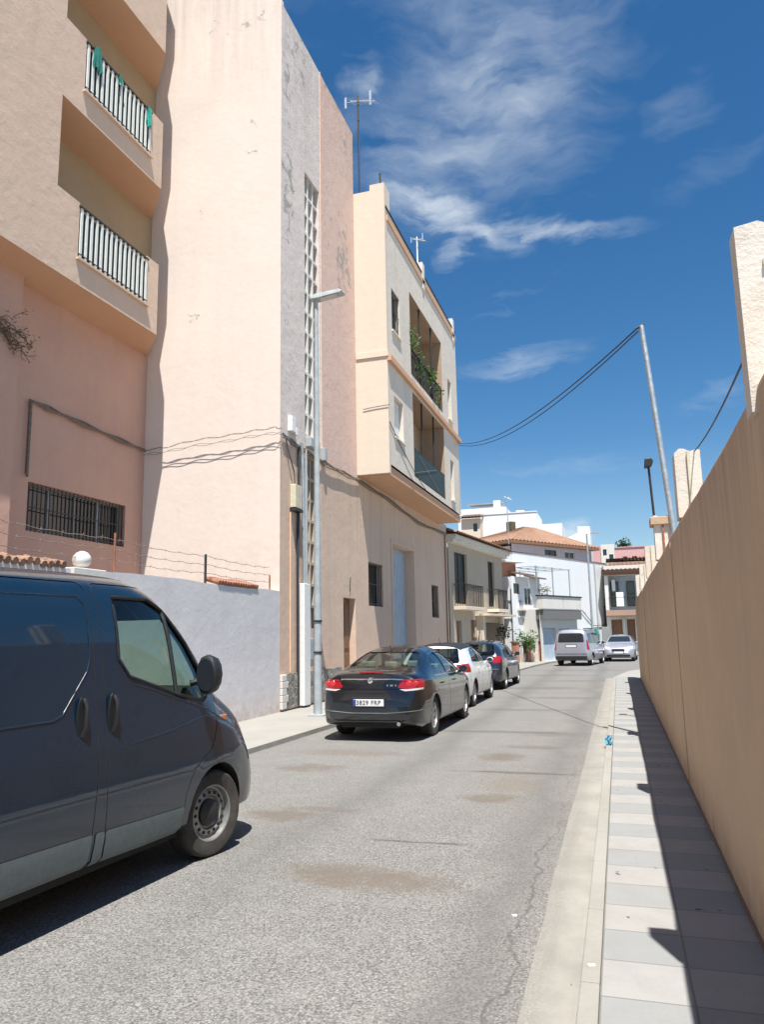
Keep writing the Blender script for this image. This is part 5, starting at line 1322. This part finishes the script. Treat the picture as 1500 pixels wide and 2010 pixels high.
# ---- dark blue van
def van_extra(root, B, bvh, dobs):
    seat(root, .62, -.42, M['seat'], .78, 1.42, 1.62, .23); seat(root, .62, .42, M['seat'], .78, 1.42, 1.62, .23)
    mb = MB(); mb.prism([(1.30, -.80, .8), (1.20, -.80, 1.14), (1.42, -.80, 1.22), (1.62, -.80, 1.16), (1.62, -.80, .8)], (0, 1.6, 0)); mb.build('dashboard', M['black'], root, bevel=.03, local=True)
    wheel_ring(root, 1.12, .42, 1.18)
    # quarter divider of the door window
    a, b = Vector((.985, 0, 1.93)), Vector((1.01, 0, 1.27)); pts = []
    for k in range(9):
        p = a.lerp(b, k/8); h = rayY(bvh, p.x, p.z); pts.append(h+Vector((0, .008, 0)))
    MB().tube(pts, .016, 6).build('window_divider', M['black'], root, local=True)
    win = [(.36, 2.0), (.80, 2.0), (.98, 1.92), (1.25, 1.67), (1.40, 1.43), (1.42, 1.25), (1.36, 1.21), (1.0, 1.29), (.47, 1.45), (.37, 1.57), (.36, 2.0)]
    strip_tube(root, 'window_seal', bvh, win, .012, M['black'], n=8)
    # stamped side panel edge, creases
    strip_tube(root, 'pressed_edge', bvh, [(-2.0, 1.22), (-.24, 1.225), (-.16, 1.25), (.06, 1.50), (.09, 1.58), (.09, 1.93), (.03, 1.99), (-2.0, 1.99)], .006, M['van'], n=16)
    for zz in ((.99, 1.02), (.755, .73)):
        strip_tube(root, 'body_crease', bvh, [(-2.2, zz[0]), (-.05, zz[0])], .004, M['van'])
    strip_tube(root, 'body_crease', bvh, [(.26, .99), (.8, 1.03), (1.35, 1.10), (1.9, .95)], .0045, M['van'])
    strip_tube(root, 'body_crease', bvh, [(.26, .745), (.98, .72)], .004, M['van'])
    strip_tube(root, 'belt_crease', bvh, [(.40, 1.42), (.7, 1.35), (1.35, 1.155), (1.75, .98), (2.08, .80)], .0055, M['van'])
    for x, dob in ((.27, dobs[0]), (-.01, dobs[1])):
        h = rayY(bvh, x, 1.21); mb = MB(); n = 18
        ring = [Vector((x+cos(2*pi*k/n)*.042, h.y-.004, 1.215+sin(2*pi*k/n)*.135)) for k in range(n)]
        mb.poly(ring); ring2 = [p+Vector((0, -.008, 0)) for p in ring]
        for k in range(n): mb.quad(ring[k], ring[(k+1) % n], ring2[(k+1) % n], ring2[k])
        mb.poly(ring2)
        hd = mb.build('door_handle', M['black'], dob, local=True)
        MB().tube([(x+.01, h.y-.01, 1.335), (x+.012, h.y-.035, 1.29), (x+.012, h.y-.038, 1.16), (x+.005, h.y-.01, 1.10)], .016, 8).build('grip', M['black'], hd, smooth=50, local=True)
    mirror(root, B, bvh, 1.27, 1.40, .15, .20, .31)
    mb = MB(); h = rayY(bvh, 1.62, 1.06); mb.box(LF, 1.58, 1.67, h.y-.012, h.y+.01, 1.035, 1.075); mb.build('side_indicator', M['amber'], root, bevel=.006, local=True)
    MB().box(LF, -2.0, 2.0, -.80, .80, .22, .34).build('chassis', M['void'], root, local=True)
    for sg in (-1, 1):
        MB().tube([(1.0, sg*.62, .34), (1.42, sg*.62, .34), (1.42, sg*.75, .33)], .04, 6).build('suspension_arm', M['dark'], root, local=True)
    plate(root, bvh, 0, .75)
    strip_tube(root, 'rear_bumper', bvh, [(-.8, .5), (.8, .5)], .06, M['trim'], 'x')
van = dict(x=(-2.38, 2.40), W=.95, n=6.5, nx=64, m=12, paint=M['van'], inner=plain('grey_headliner', (.14, .15, .14), .9), glass=M['carglass'],
    top=[(-2.38, .9), (-2.37, 1.3), (-2.28, 2.0), (-2.15, 2.12), (-1.5, 2.17), (.2, 2.18), (.66, 2.17), (.88, 2.12), (1.07, 2.02), (1.27, 1.86), (1.46, 1.65), (1.65, 1.36), (1.80, 1.26), (2.0, 1.14), (2.16, .98), (2.29, .76), (2.37, .56), (2.40, .46)],
    bot=[(-2.38, .34), (-2.2, .29), (2.0, .27), (2.33, .30)], belt=[(-2.38, .8), (-2.2, 1.1), (1.3, 1.10), (1.7, 1.0), (2.1, .76), (2.40, .38)],
    plan=[(-2.38, .90), (-2.3, .97), (-2.1, 1), (1.5, 1), (1.8, .975), (2.05, .93), (2.21, .86), (2.32, .76), (2.40, .60)], tum=[(-2.38, .12), (.5, .13), (1.2, .20), (1.7, .22), (2.3, .1)],
    cab=(-.15, 1.52), floor=.62, axles=(-1.68, 1.49), wr=.33, ww=.215, gap=.055, wheel='steel', steer=radians(-9),
    side=[[(.36, 2.0), (.80, 2.0), (.98, 1.92), (1.25, 1.67), (1.40, 1.43), (1.42, 1.25), (1.36, 1.21), (1.0, 1.29), (.47, 1.45), (.37, 1.57)]],
    ends=[([(-.72, 1.30), (.72, 1.30), (.62, 1.86), (-.62, 1.86)], .6, 2.0, 'windscreen')],
    doors=[('front_door', [(.20, .34), (.215, 1.2), (.20, 2.09), (.85, 2.09), (1.05, 1.99), (1.30, 1.69), (1.50, 1.44), (1.52, 1.1), (1.40, .84), (1.16, .72), (1.06, .56), (1.03, .34)], -1.3, -.62, 'y'),
           ('sliding_door', [(-1.20, .34), (.07, .34), (.115, .8), (.135, 1.2), (.12, 2.09), (-1.20, 2.09)], -1.3, -.62, 'y')],
    skins=[('side_trim', [(-1.19, .30), (.06, .30), (.085, .50), (-1.19, .53)], 'y', -1.3, -.5, M['trim']), ('side_trim', [(.10, .30), (.19, .30), (.195, .495), (.115, .50)], 'y', -1.3, -.5, M['trim']), ('side_trim', [(.205, .30), (1.02, .27), (1.04, .47), (.205, .495)], 'y', -1.3, -.5, M['trim']),
           ('headlight', [(2.12, .74), (2.18, .92), (2.4, .86), (2.45, .6), (2.2, .66)], 'y', -1.1, -.55, M['clearlens']), ('headlight', [(2.12, .74), (2.18, .92), (2.4, .86), (2.45, .6), (2.2, .66)], 'y', .55, 1.1, M['clearlens']),
           ('tail_light', [(-.95, .9), (-.78, .9), (-.78, 1.5), (-.95, 1.5)], 'x', -2.5, -2.2, M['redlens'])],
    extra=van_extra)
vehicle('panel_van', 'dark navy blue panel van seen from its side, parked in front of the lilac wall', 'van', (-4.19, 4.17, 0), radians(86), van)

# ---- black sedan
def sedan_extra(root, B, bvh, dobs):
    for y in (-.38, .38): seat(root, .25, y, M['seatg'], .55, 1.12, 1.30)
    for y in (-.42, 0, .42): 
        MB().box(LF, -1.12, -1.02, y-.12, y+.12, 1.12, 1.24).build('headrest', M['seatg'], root, bevel=.03, local=True)
    MB().box(LF, -1.05, -.9, -.6, .6, .5, 1.10).build('rear_seat', M['seatg'], root, bevel=.04, local=True)
    MB().box(LF, -1.72, -1.0, -.62, .62, 1.02, 1.06).build('parcel_shelf', M['void'], root, local=True)
    MB().box(LF, .75, 1.05, -.68, .68, .7, 1.0).build('dashboard', M['void'], root, bevel=.03, local=True)
    wheel_ring(root, .62, .38, .98)
    strip_tube(root, 'chrome_strip', bvh, [(-.56, .985), (.56, .985)], .013, M['chrome'], 'x')
    h = rayX(bvh, 0, .965); mb = MB(); mb.lathe([(.001, -.02), (.045, -.018), (.055, -.006), (.055, .01)], h, 'x', 20); mb.build('round_badge', M['chrome'], root, smooth=40, local=True)
    MB().tube([h+Vector((-.021, -.05, .012)), h+Vector((-.026, .012, -.006)), h+Vector((-.026, -.012, .006)), h+Vector((-.021, .05, -.012))], .005, 4).build('badge_bolt', M['dark'], root, local=True)
    for (y0_, y1_, z_) in ((-.44, -.30, .89), ): 
        for k in range(6):
            y_ = y0_+(y1_-y0_)*k/5; hh = rayX(bvh, y_, z_); MB().box(LF, hh.x-.006, hh.x+.002, y_-.008, y_+.008, z_-.012, z_+.012).build('trim_letter', M['chrome'], root, local=True) if k in (0, 2, 3, 5) else None
    plate(root, bvh, 0, .62, '3829 FRP')
    strip_tube(root, 'bumper_line', bvh, [(-.86, .50), (-.3, .455), (.3, .455), (.86, .50)], .008, M['trim'], 'x')
    strip_tube(root, 'bumper_edge', bvh, [(-.84, .785), (-.4, .765), (.4, .765), (.84, .785)], .007, M['sedan'], 'x')
    h = rayX(bvh, 0, 1.06)
    for sg in (-1, 1):
        for yy, rr_ in ((.66, .045), (.76, .04)):
            hh = rayX(bvh, sg*yy, .915)
            mb = MB(); mb.lathe([(.001, -.012), (rr_*.7, -.014), (rr_, -.012), (rr_+.006, -.004)], hh, 'x', 18); mb.build('lamp_reflector', lampb.m, root, smooth=50, local=True)
        strip_tube(root, 'lamp_divider', bvh, [(sg*.50, .955), (sg*.86, .962)], .007, lampd.m, 'x', off=.003)
    MB().box(LF, -2.27, -2.245, -.20, .20, 1.085, 1.108).build('brake_light', M['redlens'], root, local=True)
    MB().box(LF, -2.34, -2.1, -.5, .5, .22, .36).build('diffuser', M['void'], root, bevel=.02, local=True)
    MB().tube([(-2.40, -.5, .29), (-2.1, -.5, .29)], .032, 10).build('exhaust_pipe', M['chrome'], root, local=True)
    mirror(root, B, bvh, .72, 1.0, .12, .18, .13, M['sedan']); mirror(root, B, bvh, .72, 1.0, .12, .18, .13, M['sedan'], side=1)
    strip_tube(root, 'window_chrome', bvh, [(-1.3, .995), (-.5, .985), (.98, .965)], .008, M['chrome'])
    MB().tube([(-1.05, 0, 1.43), (-1.14, 0, 1.52)], .006, 5).build('aerial', M['black'], root, local=True)
    for k, x in enumerate((-.85, .15)):
        hh = rayY(bvh, x, .85); MB().tube([hh+Vector((-.09, -.012, 0)), hh+Vector((-.05, -.03, 0)), hh+Vector((.05, -.03, 0)), hh+Vector((.09, -.012, 0))], .013, 6).build('door_handle', M['sedan'], dobs[k], smooth=50, local=True)
sedan = dict(x=(-2.41, 2.41), W=.90, n=3.4, nx=60, m=12, paint=M['sedan'], glass=M['carglassd'],
    top=[(-2.41, .60), (-2.395, .70), (-2.355, .775), (-2.325, .80), (-2.31, .96), (-2.28, 1.06), (-2.2, 1.10), (-1.85, 1.125), (-1.6, 1.22), (-1.2, 1.385), (-.8, 1.475), (-.2, 1.505), (.25, 1.48), (.7, 1.36), (1.1, 1.12), (1.3, 1.03), (1.9, .93), (2.2, .82), (2.35, .68), (2.41, .52)],
    bot=[(-2.41, .36), (-2.3, .26), (-2.0, .20), (2.0, .18), (2.41, .24)], belt=[(-2.41, .5), (-2.33, .70), (-2.29, .90), (-1.9, .97), (-1.2, .96), (1.2, .90), (1.9, .80), (2.41, .42)],
    plan=[(-2.41, .72), (-2.37, .83), (-2.3, .90), (-2.15, .955), (-1.7, 1), (1.3, 1), (1.8, .96), (2.15, .87), (2.35, .72), (2.41, .56)], tum=[(-2.4, .06), (-1.9, .15), (-1.2, .27), (.6, .27), (1.2, .2), (2.4, .06)],
    cab=(-1.75, 1.15), floor=.45, axles=(-1.40, 1.33), wr=.335, ww=.225, gap=.035, wheel='alloy',
    side=[[(-1.28, 1.02), (-1.02, 1.22), (-.72, 1.33), (-.30, 1.375), (-.28, 1.0)], [(-.22, 1.0), (-.23, 1.375), (.18, 1.355), (.46, 1.26), (.95, .99)]],
    ends=[([(-.62, 1.145), (.62, 1.145), (.50, 1.40), (-.50, 1.40)], -2.1, -.95, 'rear_window'), ([(-.68, 1.08), (.68, 1.08), (.52, 1.40), (-.52, 1.40)], .15, 1.5, 'windscreen')],
    doors=[('rear_door', [(-1.30, 1.01), (-1.05, 1.25), (-.74, 1.37), (-.27, 1.41), (-.255, .26), (-.95, .26), (-1.03, .55), (-1.2, .75)], -1.3, -.5, 'y'), ('front_door', [(-.245, .26), (-.235, 1.41), (.20, 1.39), (.50, 1.29), (1.0, 1.0), (.98, .26)], -1.3, -.5, 'y'),
           ('boot_lid', [(-.56, .83), (-.53, 1.2), (.53, 1.2), (.56, .83)], -2.5, -2.255, 'x')],
    skins=[('tail_light', [(-.56, .985), (-1.0, .985), (-1.0, .86), (-.62, .835), (-.47, .86)], 'x', -2.5, -2.02, M['redlens']), ('tail_light', [(.56, .985), (1.0, .985), (1.0, .86), (.62, .835), (.47, .86)], 'x', -2.5, -2.02, M['redlens']),
           ('reversing_light', [(-.50, .832), (-.62, .830), (-.92, .855), (-.92, .825), (-.6, .80)], 'x', -2.5, -2.1, M['clearlens']), ('reversing_light', [(.50, .832), (.62, .830), (.92, .855), (.92, .825), (.6, .80)], 'x', -2.5, -2.1, M['clearlens'])],
    extra=sedan_extra)
vehicle('sedan_car', 'black sedan with a chrome boot strip, parked by the tall grey lamp post', 'car', (-3.96, 14.28, 0), radians(90), sedan)

# ---- hatchbacks
def hatch_extra(m, seatm):
    def ex(root, B, bvh, dobs):
        for y in (-.36, .36): seat(root, .15, y, seatm, .55, 1.12, 1.32)
        MB().box(LF, -1.0, -.86, -.55, .55, .5, 1.08).build('rear_seat', seatm, root, bevel=.04, local=True)
        MB().box(LF, .6, .9, -.62, .62, .7, 1.0).build('dashboard', M['void'], root, bevel=.03, local=True)
        plate(root, bvh, 0, .72)
        strip_tube(root, 'bumper_edge', bvh, [(-.75, .62), (.75, .62)], .012, M['trim'], 'x')
        mirror(root, B, bvh, .62, 1.0, .12, .18, .13, m); mirror(root, B, bvh, .62, 1.0, .12, .18, .13, m, side=1)
        MB().tube([(-1.1, 0, 1.44), (-1.2, 0, 1.60)], .006, 5).build('aerial', M['black'], root, local=True)
        for k, x in enumerate((-.75, .15)):
            hh = rayY(bvh, x, .88); MB().tube([hh+Vector((-.08, -.01, 0)), hh+Vector((-.05, -.03, 0)), hh+Vector((.05, -.03, 0)), hh+Vector((.08, -.01, 0))], .013, 6).build('door_handle', m, dobs[k], smooth=50, local=True)
    return ex
def hatch(paint, glass, seatm, roof=None, trim=None):
    d = dict(x=(-2.03, 2.03), W=.875, n=3.6, nx=42, m=10, paint=paint, glass=glass,
        top=[(-2.03, .60), (-2.015, .74), (-1.97, .80), (-1.95, .96), (-1.86, 1.10), (-1.72, 1.28), (-1.60, 1.39), (-1.45, 1.43), (-.6, 1.475), (0, 1.47), (.4, 1.41), (.9, 1.13), (1.1, 1.02), (1.6, .92), (1.9, .76), (2.03, .5)],
        bot=[(-2.03, .34), (-1.9, .24), (1.8, .2), (2.03, .26)], belt=[(-2.03, .5), (-1.95, .78), (-1.85, .94), (-1.2, .96), (1.0, .9), (1.6, .8), (2.03, .42)],
        plan=[(-2.03, .78), (-1.98, .88), (-1.9, .935), (-1.7, .98), (-1.4, 1), (1.2, 1), (1.6, .95), (1.9, .82), (2.03, .6)], tum=[(-2, .1), (-1.6, .2), (-1.0, .22), (.6, .24), (1.2, .15), (2, .05)],
        cab=(-1.62, .95), floor=.45, axles=(-1.22, 1.28), wr=.315, ww=.2, gap=.035, wheel='alloy',
        side=[[(-1.30, 1.04), (-1.12, 1.22), (-.8, 1.33), (-.28, 1.36), (-.26, 1.0)], [(-.20, 1.0), (-.22, 1.36), (.12, 1.34), (.38, 1.25), (.80, .99)]],
        ends=[([(-.64, 1.02), (.64, 1.02), (.54, 1.36), (-.54, 1.36)], -2.1, -1.3, 'rear_window'), ([(-.64, 1.08), (.64, 1.08), (.52, 1.38), (-.52, 1.38)], .1, 1.3, 'windscreen')],
        doors=[('rear_door', [(-1.14, .98), (-1.08, 1.27), (-.8, 1.37), (-.25, 1.40), (-.235, .28), (-.82, .28), (-.9, .6)], -1.3, -.5, 'y'), ('front_door', [(-.225, .28), (-.215, 1.40), (.14, 1.38), (.42, 1.28), (.88, 1.0), (.86, .28)], -1.3, -.5, 'y')],
        skins=[('tail_light', [(-.58, .80), (-.56, 1.0), (-1, 1.02), (-1, .84)], 'x', -2.1, -1.66, M['redlens']), ('tail_light', [(.58, .80), (.56, 1.0), (1, 1.02), (1, .84)], 'x', -2.1, -1.66, M['redlens'])],
        extra=hatch_extra(paint, seatm))
    if roof: d['skins'].append(('roof_panel', [(-1.55, -.6), (.25, -.6), (.25, .6), (-1.55, .6)], 'z', 1.3, 1.6, roof))
    return d
vehicle('hatchback_car', 'white hatchback with a black roof, parked just ahead of the black sedan', 'car', (-4.20, 19.3, 0), radians(90), hatch(M['whitecar'], M['carglassd'], M['seat'], roof=M['black']))
vehicle('hatchback_car', 'deep blue hatchback parked ahead of the white one', 'car', (-4.22, 25.0, 0), radians(88.5), hatch(M['navy'], M['carglassd'], M['seat']))

# ---- silver people carrier and far silver car
def mpv_extra(root, B, bvh, dobs):
    plate(root, bvh, 0, .98)
    strip_tube(root, 'bumper_edge', bvh, [(-.8, .62), (.8, .62)], .02, M['chrome'], 'x')
    MB().box(LF, -2.26, -2.18, -.78, .78, .34, .50).build('bumper_strip', M['black'], root, bevel=.02, local=True)
    mirror(root, B, bvh, .95, 1.1, .12, .2, .16, M['silver'])
    MB().tube([(-1.9, -.62, 1.83), (.3, -.62, 1.85)], .02, 6).build('roof_rail', M['black'], root, local=True); MB().tube([(-1.9, .62, 1.83), (.3, .62, 1.85)], .02, 6).build('roof_rail', M['black'], root, local=True)
mpv = dict(x=(-2.2, 2.2), W=.90, n=5, nx=36, m=9, paint=M['silver'], glass=M['pane'],
    top=[(-2.2, .62), (-2.18, 1.1), (-2.10, 1.62), (-1.98, 1.78), (-1.2, 1.82), (.5, 1.80), (.9, 1.62), (1.35, 1.18), (1.6, 1.05), (2.0, .92), (2.15, .75), (2.2, .5)],
    bot=[(-2.2, .34), (-2.0, .26), (2.0, .24), (2.2, .3)], belt=[(-2.2, .5), (-2.1, .98), (1.2, .98), (1.7, .86), (2.2, .42)],
    plan=[(-2.2, .9), (-2.12, .96), (-1.9, 1), (1.4, 1), (1.8, .94), (2.1, .8), (2.2, .65)], tum=[(-2.2, .14), (.5, .16), (1.3, .2), (2.2, .05)],
    axles=(-1.35, 1.35), wr=.32, ww=.21, gap=.04, wheel='alloy',
    side=[[(-1.95, 1.12), (-1.85, 1.6), (-1.1, 1.62), (-1.05, 1.1)], [(-.95, 1.1), (-.95, 1.62), (-.1, 1.62), (-.05, 1.08)], [(.05, 1.08), (.0, 1.62), (.55, 1.58), (1.05, 1.1)]],
    ends=[([(-.66, 1.16), (.66, 1.16), (.60, 1.62), (-.60, 1.62)], -2.4, -1.9, 'rear_window'), ([(-.68, 1.2), (.68, 1.2), (.58, 1.66), (-.58, 1.66)], .4, 1.6, 'windscreen')],
    skins=[('tail_light', [(-.78, .8), (-.76, 1.28), (-1, 1.28), (-1, .8)], 'x', -2.3, -2.0, M['redlens']), ('tail_light', [(.78, .8), (.76, 1.28), (1, 1.28), (1, .8)], 'x', -2.3, -2.0, M['redlens'])],
    extra=mpv_extra)
vehicle('people_carrier', 'silver people carrier seen from behind, in front of the grey garage door', 'car', (-1.95, 41.35, 0), radians(80), mpv)
def far_extra(root, B, bvh, dobs):
    plate(root, bvh, 0, .5, side=1)
    mirror(root, B, bvh, .62, 1.0, .12, .18, .13, M['silver']); mirror(root, B, bvh, .62, 1.0, .12, .18, .13, M['silver'], side=1)
    MB().box(LF, 2.0, 2.045, -.35, .35, .62, .70).build('grille', M['black'], root, local=True)
    MB().box(LF, 1.98, 2.06, -.62, .62, .28, .40).build('bumper_strip', M['black'], root, bevel=.02, local=True)
fc = hatch(M['silver'], M['pane'], M['seat']); fc.pop('cab'); fc['nx'] = 30; fc['doors'] = []; fc['extra'] = far_extra
fc['ends'][1] = ([(-.64, 1.08), (.64, 1.08), (.52, 1.38), (-.52, 1.38)], .1, 1.3, 'windscreen')
fc['skins'] = [('headlight', [(-.42, .66), (-.45, .80), (-.8, .86), (-.82, .68)], 'x', 1.5, 2.2, M['clearlens']), ('headlight', [(.42, .66), (.45, .80), (.8, .86), (.82, .68)], 'x', 1.5, 2.2, M['clearlens'])]
vehicle('hatchback_car', 'small silver car facing the viewer in front of the street end house', 'car', (.05, 46.4, 0), radians(-94), fc)
